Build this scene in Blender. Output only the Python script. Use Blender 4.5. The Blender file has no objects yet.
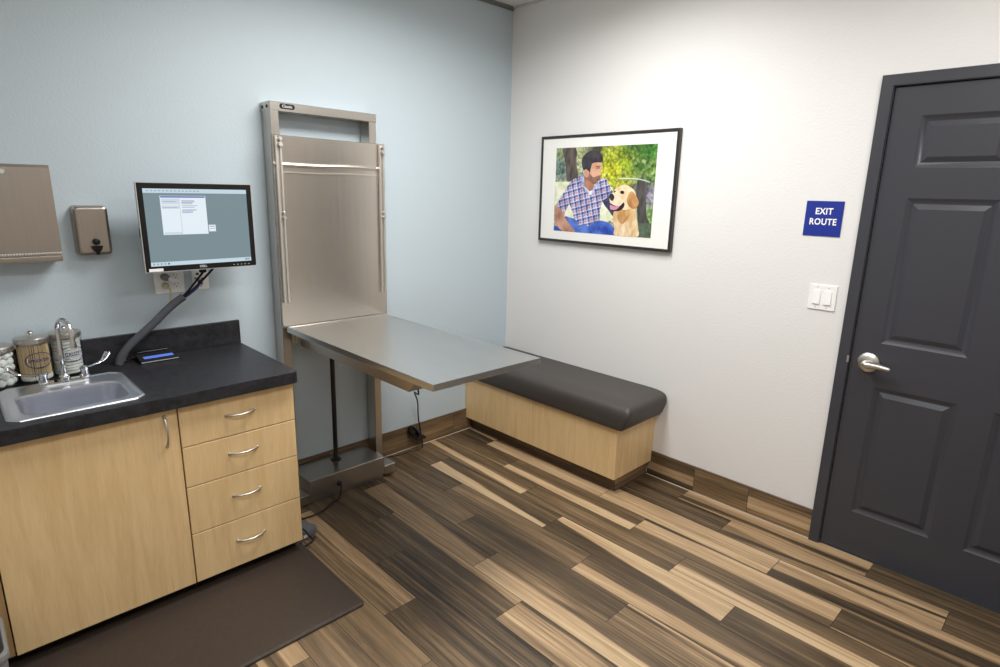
import bpy, bmesh, math, random
from mathutils import Vector, Matrix
random.seed(7)
PI = math.pi
COL = bpy.context.scene.collection
SC = bpy.context.scene

# ------------------------------------------------------------------ materials
def lin(c):
    return c / 12.92 if c <= .04045 else ((c + .055) / 1.055) ** 2.4
def rgb(r, g, b):
    return (lin(r / 255), lin(g / 255), lin(b / 255), 1)

class NT:
    def __init__(s, name):
        s.m = bpy.data.materials.new(name); s.m.use_nodes = True
        s.t = s.m.node_tree; s.b = s.t.nodes['Principled BSDF']
    def n(s, typ, **kw):
        o = s.t.nodes.new(typ)
        for k, v in kw.items(): setattr(o, k, v)
        return o
    def l(s, a, b): s.t.links.new(a, b)
    def coord(s, scale=(1, 1, 1), kind='Object', src=None):
        mp = s.n('ShaderNodeMapping'); mp.inputs['Scale'].default_value = scale
        if src is None:
            tc = s.n('ShaderNodeTexCoord'); src = tc.outputs[kind]
        s.l(src, mp.inputs['Vector']); return mp.outputs['Vector']
    def noise(s, vec, scale=5, detail=2, rough=.5, dist=0):
        o = s.n('ShaderNodeTexNoise'); o.inputs['Scale'].default_value = scale
        o.inputs['Detail'].default_value = detail; o.inputs['Roughness'].default_value = rough
        o.inputs['Distortion'].default_value = dist
        if vec is not None: s.l(vec, o.inputs['Vector'])
        return o.outputs['Fac']
    def ramp(s, fac, stops):
        o = s.n('ShaderNodeValToRGB'); e = o.color_ramp.elements
        while len(e) < len(stops): e.new(.5)
        for el, (p, c) in zip(e, stops): el.position = p; el.color = c
        s.l(fac, o.inputs['Fac']); return o.outputs['Color']
    def math(s, op, a, b=None, clamp=False):
        o = s.n('ShaderNodeMath', operation=op, use_clamp=clamp)
        for i, v in enumerate((a, b)):
            if v is None: continue
            if isinstance(v, (int, float)): o.inputs[i].default_value = v
            else: s.l(v, o.inputs[i])
        return o.outputs[0]
    def mixf(s, f, a, b):
        o = s.n('ShaderNodeMix'); o.data_type = 'FLOAT'
        for i, v in ((0, f), (2, a), (3, b)):
            if isinstance(v, (int, float)): o.inputs[i].default_value = v
            else: s.l(v, o.inputs[i])
        return o.outputs[0]
    def bump(s, h, strength=.2, dist=.002):
        o = s.n('ShaderNodeBump'); o.inputs['Strength'].default_value = strength
        o.inputs['Distance'].default_value = dist
        s.l(h, o.inputs['Height']); s.l(o.outputs['Normal'], s.b.inputs['Normal'])
    def set(s, **kw):
        for k, v in kw.items(): s.b.inputs[k.replace('_', ' ')].default_value = v
        return s

def plain(name, col, rough=.5, metal=0, **kw):
    t = NT(name); t.set(Base_Color=col, Roughness=rough, Metallic=metal, **kw)
    # a light surface variation keeps each finish procedural
    v = t.noise(t.coord((1, 1, 1)), 60, 2)
    t.l(t.mixf(v, max(rough - .04, 0), min(rough + .04, 1)), t.b.inputs['Roughness'])
    return t.m

def wall_mat(name, col):
    t = NT(name); t.set(Base_Color=col, Roughness=.55)
    c = t.coord()
    t.bump(t.noise(c, 95, 3, .55), .35, .003)
    return t.m

def steel(name, col, rough, axis=2, amt=.10, bump=0):
    t = NT(name); t.set(Base_Color=col, Metallic=1)
    sc = [160, 160, 160]; sc[axis] = 1.5
    g = t.noise(t.coord(sc), 1, 3, .6)
    t.l(t.mixf(g, rough - amt, rough + amt), t.b.inputs['Roughness'])
    cc = t.ramp(g, [(.25, tuple(x * .95 for x in col[:3]) + (1,)), (.75, tuple(min(1, x * 1.03) for x in col[:3]) + (1,))])
    t.l(cc, t.b.inputs['Base Color'])
    return t.m

def maple(name, col, col2, sc=(22, 22, 1.6)):
    t = NT(name); t.set(Roughness=.42)
    c = t.coord(sc)
    big = t.noise(c, 1, 4, .55, 1.2)
    fine = t.noise(t.coord((sc[0] * 12, sc[1] * 12, sc[2] * 9)), 1, 2, .5)
    f = t.math('ADD', t.math('MULTIPLY', big, .65), t.math('MULTIPLY', fine, .35))
    t.l(t.ramp(f, [(.33, col2), (.62, col)]), t.b.inputs['Base Color'])
    return t.m

def plank_mat(name, gain=1.0):
    t = NT(name)
    A = t.n('ShaderNodeAttribute', attribute_name='bandA'); B = t.n('ShaderNodeAttribute', attribute_name='bandB')
    P = t.n('ShaderNodeAttribute', attribute_name='place')
    sa = t.n('ShaderNodeSeparateColor'); t.l(A.outputs['Color'], sa.inputs[0])
    sb = t.n('ShaderNodeSeparateColor'); t.l(B.outputs['Color'], sb.inputs[0])
    sp = t.n('ShaderNodeSeparateColor'); t.l(P.outputs['Color'], sp.inputs[0])
    across, along, seed = sp.outputs[0], sp.outputs[1], sp.outputs[2]
    off = t.math('MULTIPLY', seed, 37.0)
    def vec(sx, sy):
        o = t.n('ShaderNodeCombineXYZ')
        t.l(t.math('MULTIPLY', across, sx), o.inputs[0]); t.l(t.math('MULTIPLY', along, sy), o.inputs[1]); t.l(off, o.inputs[2])
        return o.outputs[0]
    warp = t.math('MULTIPLY', t.math('SUBTRACT', t.noise(vec(.8, 2.2), 1, 2), .5), .16)
    def band(s):
        def ed(x):
            e = t.math('ADD', x, warp)
            return t.math('DIVIDE', t.math('ADD', e, .02), .07, True)
        return t.math('MULTIPLY', ed(s.outputs[0]), ed(s.outputs[1]))
    f1, f2 = band(sa), band(sb)
    tone = t.mixf(f2, t.mixf(f1, A.outputs['Alpha'], sa.outputs[2]), sb.outputs[2])
    broad = t.math('SUBTRACT', t.noise(vec(4.5, 1.1), 1, 3, .6, 1.1), .5)
    lines = t.math('SUBTRACT', t.noise(vec(26, 1.2), 1, 3, .65, .5), .5)
    wide = t.math('SUBTRACT', t.noise(vec(6.5, .9), 1, 2, .5, 1.6), .5)
    pores = t.math('SUBTRACT', t.noise(vec(85, 14), 1, 2), .5)
    amp = t.math('ADD', t.math('MULTIPLY', t.math('FRACT', t.math('MULTIPLY', seed, 7.31)), .9), .3)
    tone = t.math('ADD', t.math('ADD', tone, .05), t.math('MULTIPLY', broad, .75))
    tone = t.math('ADD', tone, t.math('MULTIPLY', t.math('MULTIPLY', lines, amp), .48))
    tone = t.math('ADD', tone, t.math('MULTIPLY', t.math('MULTIPLY', wide, amp), .75))
    tone = t.math('ADD', tone, t.math('MULTIPLY', pores, .3))
    g = gain
    def c(r, gg, b): return tuple(v * g for v in rgb(r, gg, b)[:3]) + (1,)
    t.l(t.ramp(tone, [(0, c(42, 34, 25)), (.25, c(80, 65, 47)), (.5, c(119, 97, 71)), (.78, c(164, 136, 103)), (1, c(190, 165, 130))]), t.b.inputs['Base Color'])
    t.l(t.mixf(lines, .42, .5), t.b.inputs['Roughness'])
    t.bump(t.math('ADD', lines, pores), .06, .001)
    return t.m

M = {}
M['blue'] = wall_mat('blue_grey_paint', rgb(182, 195, 203))
M['white'] = wall_mat('warm_white_paint', rgb(223, 222, 221))
M['beige'] = wall_mat('beige_paint', rgb(186, 180, 172))
M['ceiling'] = wall_mat('ceiling_paint', rgb(228, 228, 226))
M['angle'] = plain('wall_angle_grey', rgb(120, 122, 124), .5)
M['plank'] = plank_mat('wood_look_tile')
M['grout'] = plain('brown_grout', rgb(66, 57, 48), .8)
M['caulk'] = plain('pale_caulk', rgb(172, 160, 140), .6)
M['edge'] = plain('bronze_edge_trim', rgb(92, 74, 58), .4)
M['door'] = plain('charcoal_paint', rgb(58, 59, 66), .34)
M['maple'] = maple('maple_laminate', rgb(224, 194, 146), rgb(208, 175, 126))
M['maple_in'] = maple('maple_carcass', rgb(176, 142, 98), rgb(160, 126, 84))
M['dark'] = plain('toe_black', rgb(24, 22, 21), .6)
M['steel'] = steel('brushed_steel', rgb(196, 191, 184), .30, 2, .04)
M['steel_panel'] = steel('panel_steel', rgb(216, 208, 198), .25, 2, .02)
M['steel_dk'] = steel('base_steel', rgb(186, 182, 178), .3, 0, .03)
M['steel_x'] = steel('brushed_steel_across', rgb(196, 191, 184), .30, 0, .03)
M['steel_top'] = steel('tabletop_steel', rgb(196, 196, 194), .33, 1, .06)
M['steel_sink'] = steel('sink_steel', rgb(226, 229, 237), .33, 0, .03)
M['steel_box'] = steel('dispenser_steel', rgb(166, 158, 149), .30, 2, .02)
M['chrome'] = plain('chrome', rgb(225, 227, 230), .06, 1)
M['nickel'] = plain('satin_nickel', rgb(204, 201, 195), .36, 1)
M['rail'] = plain('rail_metal', rgb(214, 210, 204), .42, 1)
M['black'] = plain('black_plastic', rgb(11, 11, 12), .45, Specular_IOR_Level=.3)
M['pad_black'] = plain('matt_black_plastic', rgb(13, 13, 14), .6)
M['rubber'] = plain('black_rubber', rgb(18, 18, 18), .6)
M['black_metal'] = plain('black_metal', rgb(20, 20, 21), .3)
M['silver'] = plain('silver_plastic', rgb(190, 192, 194), .35, .3)
M['foam'] = plain('grey_foam', rgb(72, 74, 80), .85)
M['plate'] = plain('white_plastic', rgb(240, 239, 239), .35)
M['ivory'] = plain('ivory_plastic', rgb(196, 184, 150), .45)
M['cord_beige'] = plain('beige_cord', rgb(186, 174, 148), .5)
M['plug_grey'] = plain('grey_plug', rgb(120, 116, 116), .5)
M['blue_cable'] = plain('blue_cable', rgb(42, 50, 130), .45)
M['slot'] = plain('slot_dark', rgb(30, 28, 26), .6)
M['sign_blue'] = plain('sign_blue', rgb(16, 42, 138), .45)
M['letter'] = plain('letter_white', rgb(240, 240, 240), .5)
M['letter_blue'] = plain('letter_blue', rgb(28, 36, 92), .5)
M['matboard'] = plain('mat_board', rgb(232, 232, 228), .7)
M['frame'] = plain('black_frame', rgb(44, 42, 43), .35)
M['wood_stick'] = plain('birch_stick', rgb(222, 190, 146), .6)
M['cotton'] = plain('white_cotton', rgb(236, 234, 228), .9)
M['grey_plastic'] = plain('grey_plastic', rgb(96, 98, 104), .45)
M['bin'] = plain('pale_grey_plastic', rgb(128, 128, 128), .5)

t = NT('charcoal_laminate'); t.set(Roughness=.42, Specular_IOR_Level=.35)
nz = t.noise(t.coord(), 38, 6, .7)
t.l(t.ramp(nz, [(.35, rgb(24, 24, 27)), (.7, rgb(50, 50, 55))]), t.b.inputs['Base Color']); M['laminate'] = t.m
t = NT('mat_rubber'); t.set(Roughness=.5)
nz = t.noise(t.coord((220, 30, 1)), 1, 2); n2 = t.noise(t.coord((30, 220, 1)), 1, 2)
w = t.math('ADD', t.math('MULTIPLY', nz, .5), t.math('MULTIPLY', n2, .5))
t.l(t.ramp(w, [(.3, rgb(50, 40, 34)), (.7, rgb(64, 53, 45))]), t.b.inputs['Base Color'])
t.bump(w, .15, .002); M['mat'] = t.m
t = NT('dark_vinyl'); t.set(Roughness=.5, Base_Color=rgb(62, 57, 54))
t.bump(t.noise(t.coord(), 260, 2), .12, .001); M['vinyl'] = t.m
t = NT('clear_glass'); o_ = t.t.nodes['Material Output']
tr_ = t.n('ShaderNodeBsdfTransparent'); tr_.inputs[0].default_value = (.94, .96, .96, 1); gl_ = t.n('ShaderNodeBsdfGlossy'); gl_.inputs['Roughness'].default_value = .03
lw_ = t.n('ShaderNodeLayerWeight'); lw_.inputs[0].default_value = .5; mx_ = t.n('ShaderNodeMixShader')
t.l(t.math('ADD', t.math('MULTIPLY', t.math('POWER', lw_.outputs['Facing'], 4.0), .45), .03), mx_.inputs[0]); t.l(tr_.outputs[0], mx_.inputs[1]); t.l(gl_.outputs[0], mx_.inputs[2]); t.l(mx_.outputs[0], o_.inputs[0])
t.t.nodes.remove(t.b); M['glass'] = t.m
t = NT('cotton_balls_fluff'); t.set(Roughness=.95, Base_Color=rgb(238, 236, 230))
t.bump(t.noise(t.coord(), 180, 3), .4, .003); M['fluff'] = t.m
t = NT('gauze_weave'); t.set(Roughness=.95)
wv = t.noise(t.coord((12, 12, 160)), 1, 2)
t.l(t.ramp(wv, [(.35, rgb(196, 192, 186)), (.6, rgb(240, 238, 233))]), t.b.inputs['Base Color']); M['gauze'] = t.m

def emit(name, col, k):
    t = NT(name); t.set(Base_Color=(0.01, 0.01, 0.01, 1), Emission_Color=col, Emission_Strength=k, Roughness=.2)
    return t.m
M['scr_bg'] = emit('screen_teal_grey', rgb(122, 143, 150), .85)
M['scr_win'] = emit('screen_window_pale', rgb(218, 228, 236), 1.0)
M['scr_bar'] = emit('screen_bar_pale', rgb(190, 210, 222), .95)
M['scr_blue'] = emit('screen_title_blue', rgb(70, 90, 170), .9)
M['scr_text'] = emit('screen_text_grey', rgb(150, 158, 172), .9)
M['scr_pane'] = emit('screen_pane_grey', rgb(200, 212, 224), .95)
M['lcd'] = emit('pad_lcd_blue', rgb(86, 122, 225), 1.0)
M['lamp'] = emit('lamp_diffuser', (1, .97, .92, 1), 4.0)

# ------------------------------------------------------------------ mesh helpers
def obj(name, bm, mats, parent=None, smooth=None, loc=None):
    me = bpy.data.meshes.new(name)
    bmesh.ops.recalc_face_normals(bm, faces=bm.faces[:])
    bm.to_mesh(me); bm.free()
    o = bpy.data.objects.new(name, me); COL.objects.link(o)
    if not isinstance(mats, (list, tuple)): mats = [mats]
    for m in mats: me.materials.append(m)
    if smooth is not None:
        me.polygons.foreach_set('use_smooth', [True] * len(me.polygons))
        me.set_sharp_from_angle(angle=math.radians(smooth))
        wn = o.modifiers.new('weighted normals', 'WEIGHTED_NORMAL'); wn.keep_sharp = True; wn.weight = 80
    if parent is not None: o.parent = parent
    return o

def tag(o, label=None, cat=None, group=None, kind=None):
    if label: o['label'] = label
    if cat: o['category'] = cat
    if group: o['group'] = group
    if kind: o['kind'] = kind
    return o

def thing(name, label, cat, loc=(0, 0, 0), group=None):
    o = bpy.data.objects.new(name, None); o.empty_display_size = .05; COL.objects.link(o)
    o.location = loc
    return tag(o, label, cat, group)

def part(name, bm, mats, root, smooth=30, label=None):
    """mesh built in world coordinates, parented so that it keeps its place"""
    r = root
    off = Vector((0, 0, 0))
    while r is not None: off += r.location; r = r.parent
    bmesh.ops.translate(bm, verts=bm.verts[:], vec=-off)
    o = obj(name, bm, mats, root, smooth)
    if label: o['label'] = label
    return o

def NB(): return bmesh.new()

def box(bm, x0, x1, y0, y1, z0, z1, bev=0, seg=2, mi=0, mat=None):
    r = bmesh.ops.create_cube(bm, size=1)
    v = r['verts']
    for p in v:
        p.co = Vector(((x0 + x1) / 2 + p.co.x * (x1 - x0), (y0 + y1) / 2 + p.co.y * (y1 - y0), (z0 + z1) / 2 + p.co.z * (z1 - z0)))
    fs = set(f for p in v for f in p.link_faces)
    if bev:
        es = list(set(e for p in v for e in p.link_edges))
        rr = bmesh.ops.bevel(bm, geom=es, offset=bev, segments=seg, profile=.5, affect='EDGES')
        fs = set(rr['faces']) | set(f for f in fs if f.is_valid)
        v = list(set(q for f in fs for q in f.verts))
    for f in fs:
        if f.is_valid: f.material_index = mi
    if mat is not None: bmesh.ops.transform(bm, matrix=mat, verts=[q for q in v if q.is_valid])
    return v

def prism(bm, pts, vec, mi=0):
    vs = [bm.verts.new(p) for p in pts]; f = bm.faces.new(vs); f.material_index = mi
    r = bmesh.ops.extrude_face_region(bm, geom=[f])
    nv = [g for g in r['geom'] if isinstance(g, bmesh.types.BMVert)]
    bmesh.ops.translate(bm, verts=nv, vec=vec)
    for q in nv:
        for ff in q.link_faces: ff.material_index = mi

def loft(bm, rings, cap0=True, cap1=True, mi=0, closed=True):
    R = [[bm.verts.new(p) for p in ring] for ring in rings]
    n = len(R[0])
    for a, b in zip(R, R[1:]):
        for i in range(n if closed else n - 1):
            f = bm.faces.new((a[i], a[(i + 1) % n], b[(i + 1) % n], b[i])); f.material_index = mi
    if cap0: bm.faces.new(R[0][::-1]).material_index = mi
    if cap1: bm.faces.new(R[-1]).material_index = mi
    return R

def lathe(bm, c, prof, axis='z', n=24, cap0=True, cap1=True, mi=0):
    rings = []
    c = Vector(c)
    for r, h in prof:
        ring = []
        for k in range(n):
            a = 2 * PI * k / n
            u, v = r * math.cos(a), r * math.sin(a)
            p = {'z': (u, v, h), 'y': (u, h, v), 'x': (h, u, v)}[axis]
            ring.append(c + Vector(p))
        rings.append(ring)
    loft(bm, rings, cap0, cap1, mi)

def spline(pts, n=8):
    P = [Vector(p) for p in pts]; P = [2 * P[0] - P[1]] + P + [2 * P[-1] - P[-2]]
    out = []
    for i in range(1, len(P) - 2):
        for k in range(n):
            t = k / n
            a, b, c, d = P[i - 1:i + 3]
            out.append(.5 * ((2 * b) + (c - a) * t + (2 * a - 5 * b + 4 * c - d) * t * t + (3 * b - a - 3 * c + d) * t ** 3))
    out.append(P[-2]); return out

def tube(bm, pts, rad, n=10, mi=0, flat=None, up=None):
    P = [Vector(p) for p in pts]
    rs = rad if isinstance(rad, (list, tuple)) else [rad] * len(P)
    T = [(P[min(i + 1, len(P) - 1)] - P[max(i - 1, 0)]).normalized() for i in range(len(P))]
    u = Vector(up) if up else (Vector((0, 0, 1)) if abs(T[0].z) < .9 else Vector((1, 0, 0)))
    rings = []
    for p, tt, r in zip(P, T, rs):
        a = tt.cross(u)
        if a.length < 1e-6: a = tt.orthogonal()
        a.normalize(); b = a.cross(tt).normalized(); u = b
        fy = flat if flat else 1
        rings.append([p + a * (r * math.cos(2 * PI * k / n)) + b * (r * fy * math.sin(2 * PI * k / n)) for k in range(n)])
    loft(bm, rings, mi=mi)

def rrect(x0, x1, y0, y1, r, z, n=6, chamfer=False):
    out = []
    for cx, cy, a0 in ((x1 - r, y1 - r, 0), (x0 + r, y1 - r, 90), (x0 + r, y0 + r, 180), (x1 - r, y0 + r, 270)):
        for k in range(n + 1):
            a = math.radians(a0 + 90 * k / n)
            if chamfer:
                t = k / n; a1 = math.radians(a0); a2 = math.radians(a0 + 90)
                u = math.cos(a1) * (1 - t) + math.cos(a2) * t; v = math.sin(a1) * (1 - t) + math.sin(a2) * t
            else: u, v = math.cos(a), math.sin(a)
            out.append(Vector((cx + r * u, cy + r * v, z)))
    return out

def text_mesh(s, size, bold=0.0, depth=.0004, align='CENTER', spacing=1.0):
    cu = bpy.data.curves.new('lettering', 'FONT'); cu.body = s; cu.size = size; cu.align_x = align; cu.align_y = 'CENTER'
    cu.offset = bold; cu.extrude = depth; cu.space_character = spacing; cu.resolution_u = 3
    o = bpy.data.objects.new('tmp_text', cu); COL.objects.link(o)
    bpy.context.view_layer.update()
    me = bpy.data.meshes.new_from_object(o.evaluated_get(bpy.context.evaluated_depsgraph_get()))
    bm = bmesh.new(); bm.from_mesh(me)
    bpy.data.objects.remove(o); bpy.data.curves.remove(cu); bpy.data.meshes.remove(me)
    return bm
# text faces +z in its own plane; matrices that hang it on the two walls
ON_LEFT = Matrix(((1, 0, 0, 0), (0, 0, -1, 0), (0, 1, 0, 0), (0, 0, 0, 1)))      # faces -y, reads along +x
ON_RIGHT = Matrix(((0, 0, -1, 0), (-1, 0, 0, 0), (0, 1, 0, 0), (0, 0, 0, 1)))    # faces -x, reads along -y

# ------------------------------------------------------------------ planks
def rand_plank():
    b = random.choice((.15, .2, .25, .3, .4, .55, .7))
    k = random.random()
    if k < .45: a = random.uniform(.3, .7); return (b, (a, 1.1, a + random.uniform(-.2, .2), 1.1, .85 if b < .45 else .2))
    if k < .65: return (b, (-.1, .25, -.1, .5, .8 if b < .45 else .2))
    return (b, (.4, .55, .45, .6, min(1, b + .2)))

class Planks:
    def __init__(s):
        s.bm = bmesh.new(); L = s.bm.loops.layers.float_color
        s.A = L.new('bandA'); s.B = L.new('bandB'); s.P = L.new('place')
    def add(s, o, ac, al, spec, s0=0, s1=1, length=.9144, width=.1524, mi=0):
        """quad at o spanning vector ac (across) and al (along); s0..s1: portion of the full plank along"""
        o, ac, al = Vector(o), Vector(ac), Vector(al)
        vs = [s.bm.verts.new(p) for p in (o, o + ac, o + ac + al, o + al)]
        f = s.bm.faces.new(vs); f.material_index = mi
        base = spec[0]; b1 = spec[1] if len(spec) > 1 else (2, 3, 2, 3, base); b2 = spec[2] if len(spec) > 2 else (2, 3, 2, 3, base)
        sd = random.random()
        for lp, (t, q) in zip(f.loops, ((0, s0), (1, s0), (1, s1), (0, s1))):
            a = b1[0] + (b1[2] - b1[0]) * q; b = b1[1] + (b1[3] - b1[1]) * q
            lp[s.A] = (t - a, b - t, b1[4], base)
            a = b2[0] + (b2[2] - b2[0]) * q; b = b2[1] + (b2[3] - b2[1]) * q
            lp[s.B] = (t - a, b - t, b2[4], base)
            lp[s.P] = (t, q * length / width * .16, sd, 1)
        return f

XL, YF, H = -3.35, -3.5, 2.737          # far (unseen) walls and ceiling height
SPEC = {
 (0,1):(.2,(.5,.6,.5,.6,.32)), (0,4):(.55,(-.1,.3,-.1,.5,.75),(.6,.9,.52,.78,.08)), (0,7):(.15,(.25,.4,.3,.4,.35)),
 (1,2):(.17,(.6,.8,.6,.8,.28)), (1,5):(.48,(-.1,.35,-.1,1.1,.72),(.72,1.0,.3,.45,.12)), (1,8):(.2,),
 (2,0):(.72,(-.1,.45,-.1,.35,.45)), (2,3):(.78,(.55,.65,.55,.65,.6)), (2,6):(.5,(-.1,.6,-.1,.25,.76),(.6,1.1,.3,.7,.08)),
 (3,-2):(.2,), (3,1):(.3,(.58,.93,.62,1.1,.88)), (3,4):(.75,(-.1,.13,-.1,.0,.1),(.75,1.1,.68,1.1,.32)), (3,7):(.2,(.93,1.1,.84,1.1,.66)),
 (4,-1):(.3,(.35,.65,.6,.98,.87)), (4,2):(.28,(.2,.5,.3,.6,.42)), (4,5):(.3,(.45,1.1,.5,1.1,.8)), (4,8):(.3,),
 (5,-3):(.25,), (5,0):(.18,(.42,1.1,.82,1.1,.88)), (5,3):(.16,(-.1,.28,-.1,.88,.86)), (5,6):(.15,(.4,.5,.5,.6,.3)),
 (6,-2):(.22,), (6,1):(.28,(.3,.6,.2,.6,.42)), (6,4):(.3,(.55,1.1,.5,.85,.78)), (6,7):(.4,),
 (7,-1):(.38,(.85,.93,.85,.93,.6)), (7,2):(.2,(.9,1.1,.9,1.1,.4)), (7,5):(.42,(-.1,.08,-.1,.08,.8),(.1,.2,.12,.25,.1)),
 (8,-3):(.1,), (8,0):(.15,(.12,1.1,.45,1.1,.58)), (8,3):(.32,(.4,1.1,.42,1.1,.88)), (8,6):(.3,),
 (9,-2):(.22,), (9,1):(.15,(-.1,.12,-.1,.27,.62),(.5,.65,.55,.7,.36)), (9,4):(.58,(-.1,.1,-.1,.2,.12),(.45,.75,.5,.8,.76)),
 (10,-1):(.2,), (10,2):(.12,(.6,.8,.5,.7,.3)), (10,5):(.2,),
 (11,-3):(.3,), (11,0):(.36,(-.1,.4,-.1,.45,.62)), (11,3):(.2,(.3,.6,.5,.8,.3)),
 (12,-2):(.35,), (12,1):(.4,(.5,.7,.4,.6,.5)), (12,4):(.35,),
 (13,2):(.38,(.3,.5,.3,.5,.52)), (14,0):(.68,(.5,.85,.5,.85,.2)), (14,3):(.3,),
}
def build_floor():
    pk = Planks(); g = .0014
    xs = [0, -.136]
    while xs[-1] > XL: xs.append(-.136 - .153 * (len(xs) - 1))
    for r in range(len(xs) - 1):
        xr, xl = xs[r], max(xs[r + 1], XL)
        if r == 0: xr = 0
        j = (r + 1) % 3 - 3
        while True:
            ya, yb = -.284 - .3032 * j, -.284 - .3032 * (j + 3)
            if ya < YF: break
            if yb < 0:
                a, b = min(ya, 0), max(yb, YF)
                sp = SPEC.get((r, j)) or rand_plank()
                pk.add((xr - g, a - g, 0), (xl - xr + 2 * g, 0, 0), (0, b - a + 2 * g, 0), sp, (ya - a) / .9096, (ya - b) / .9096)
            j += 3
    bm = pk.bm
    for q in ((XL, YF, 0, 0),):   # grout bed and slab
        box(bm, XL, 0, YF, 0, -.08, -.0012, mi=1)
    o = obj('floor', bm, [M['plank'], M['grout']])
    tag(o, 'wood-look tile floor in dark and pale brown planks', 'floor', kind='structure')
build_floor()

# ------------------------------------------------------------------ room shell
def struct(name, bm, mats, smooth=None):
    return tag(obj(name, bm, mats, None, smooth), kind='structure')
bm = NB(); box(bm, XL - .1, 0.1, 0, .1, 0, H); tag(struct('wall_left', bm, M['blue']), 'blue-grey painted wall behind the counter and exam table', 'wall')
bm = NB()
DY0, DY1, DZ = -2.1795, -3.0935, 2.047      # door opening
box(bm, 0, .1, DY0 + .02, 0, 0, H); box(bm, 0, .1, YF - .1, DY1 - .02, 0, H); box(bm, 0, .1, DY1 - .02, DY0 + .02, DZ + .02, H)
tag(struct('wall_right', bm, M['white']), 'warm white wall holding the picture and the door', 'wall')
bm = NB(); box(bm, XL - .1, XL, YF - .1, 0, 0, H); tag(struct('wall_rear', bm, M['beige']), 'plain wall at the far end of the counter', 'wall')
bm = NB(); box(bm, XL, 0, YF - .1, YF, 0, H); tag(struct('wall_front', bm, M['beige']), 'plain wall facing the exam table', 'wall')
bm = NB(); box(bm, XL - .1, .1, YF - .1, .1, H, H + .08); tag(struct('ceiling', bm, M['ceiling']), 'pale ceiling above the room corner', 'ceiling')
bm = NB(); box(bm, XL, 0, -.02, 0, H - .012, H); box(bm, XL, 0, -.004, 0, H - .022, H - .012)
tag(struct('trim_1', bm, M['angle']), 'grey ceiling edge strip along the blue wall', 'trim')
bm = NB(); box(bm, -.02, 0, YF, -.02, H - .010, H)
tag(struct('trim_2', bm, plain('ceiling_angle_pale', rgb(196, 196, 194), .5)), 'pale ceiling edge strip along the white wall', 'trim')

def baseboard(name, axis, a, b, seams, specs, label):
    """tile skirting from a to b along the wall, cut at seams"""
    pk = Planks(); bm = pk.bm; th, h = .011, .143
    cuts = [a] + [s for s in seams if b < s < a] + [b]
    for i, (p, q) in enumerate(zip(cuts, cuts[1:])):
        g = .0012
        sp = specs[i] if i < len(specs) else rand_plank()
        p2, q2 = p - g, q + g
        if axis == 'y': pk.add((-th, p2, h), (0, 0, -(h - .005)), (0, q2 - p2, 0), sp, 0, .33)
        else: pk.add((p2, -th, h), (0, 0, -(h - .005)), (q2 - p2, 0, 0), sp, 0, .33)
    def bx(d0, d1, z0, z1, mi, bev=0):
        if axis == 'y': box(bm, -d1, -d0, b, a, z0, z1, mi=mi)
        else: box(bm, b, a, -d1, -d0, z0, z1, mi=mi)
    bx(.0003, th - .0006, .0004, h + .001, 1)
    bx(.0003, th + .001, h + .0005, h + .0085, 2)
    # caulk bead
    if axis == 'y': prism(bm, [(-th + .001, a, .0004), (-th - .003, a, .0004), (-th + .001, a, .0045)], (0, b - a, 0), 3)
    else: prism(bm, [(a, -th + .001, .0004), (a, -th - .003, .0004), (a, -th + .001, .0045)], (b - a, 0, 0), 3)
    o = obj(name, bm, [M['plank'], M['grout'], M['edge'], M['caulk']])
    tag(o, label, 'baseboard', kind='structure')
baseboard('baseboard_left', 'x', -.3345, -1.838, [-.494, -.799, -1.103, -1.408, -1.712],
          [(.4,), (.38, (.3, .6, .4, .7, .5)), (.42, (.1, .3, .1, .4, .3)), (.45,), (.4,), (.4,)], 'wood-look tile baseboard under the blue wall')
baseboard('baseboard_right', 'y', -1.222, -2.132, [-1.518, -1.820],
          [(.3, (.38, .8, .38, .82, .78), (.85, 1.1, .85, 1.1, .15)), (.42, (.4, .5, .4, .5, .5)), (.34, (.3, .8, .12, .95, .74))], 'wood-look tile baseboard between bench and door')
baseboard('baseboard_front', 'y', DY1 - .05, YF, [-3.3], [(.3,), (.5,)], 'wood-look tile baseboard past the door')

# ------------------------------------------------------------------ door
dr = thing('door_1', 'charcoal six-panel door in the white wall', 'door', (0, -2.636, 0)); dr['kind'] = 'structure'
bm = NB()
yo, yi, zt, zi = -2.1305, -2.1735, 2.0945, 2.0525
ym, ymi = -3.1425, -3.0995
prism(bm, [(-.018, y, z) for y, z in ((yo, 0), (yi, 0), (yi, zi), (ymi, zi), (ymi, 0), (ym, 0), (ym, zt), (yo, zt))], (.0175, 0, 0))
# stepped inner stop bead and the jambs in the opening
box(bm, -.010, .09, yi - .0035, yi + .001, 0, zi); box(bm, -.010, .09, ymi - .001, ymi + .0035, 0, zi); box(bm, -.010, .09, ymi, yi, zi - .003, zi + .001)
box(bm, .0005, .09, yi, DY0 + .019, 0, zi); box(bm, .0005, .09, DY1 - .019, ymi, 0, zi); box(bm, .0005, .09, DY1 - .019, DY0 + .019, zi, DZ + .019)
part('door_frame', bm, M['door'], dr)
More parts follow.
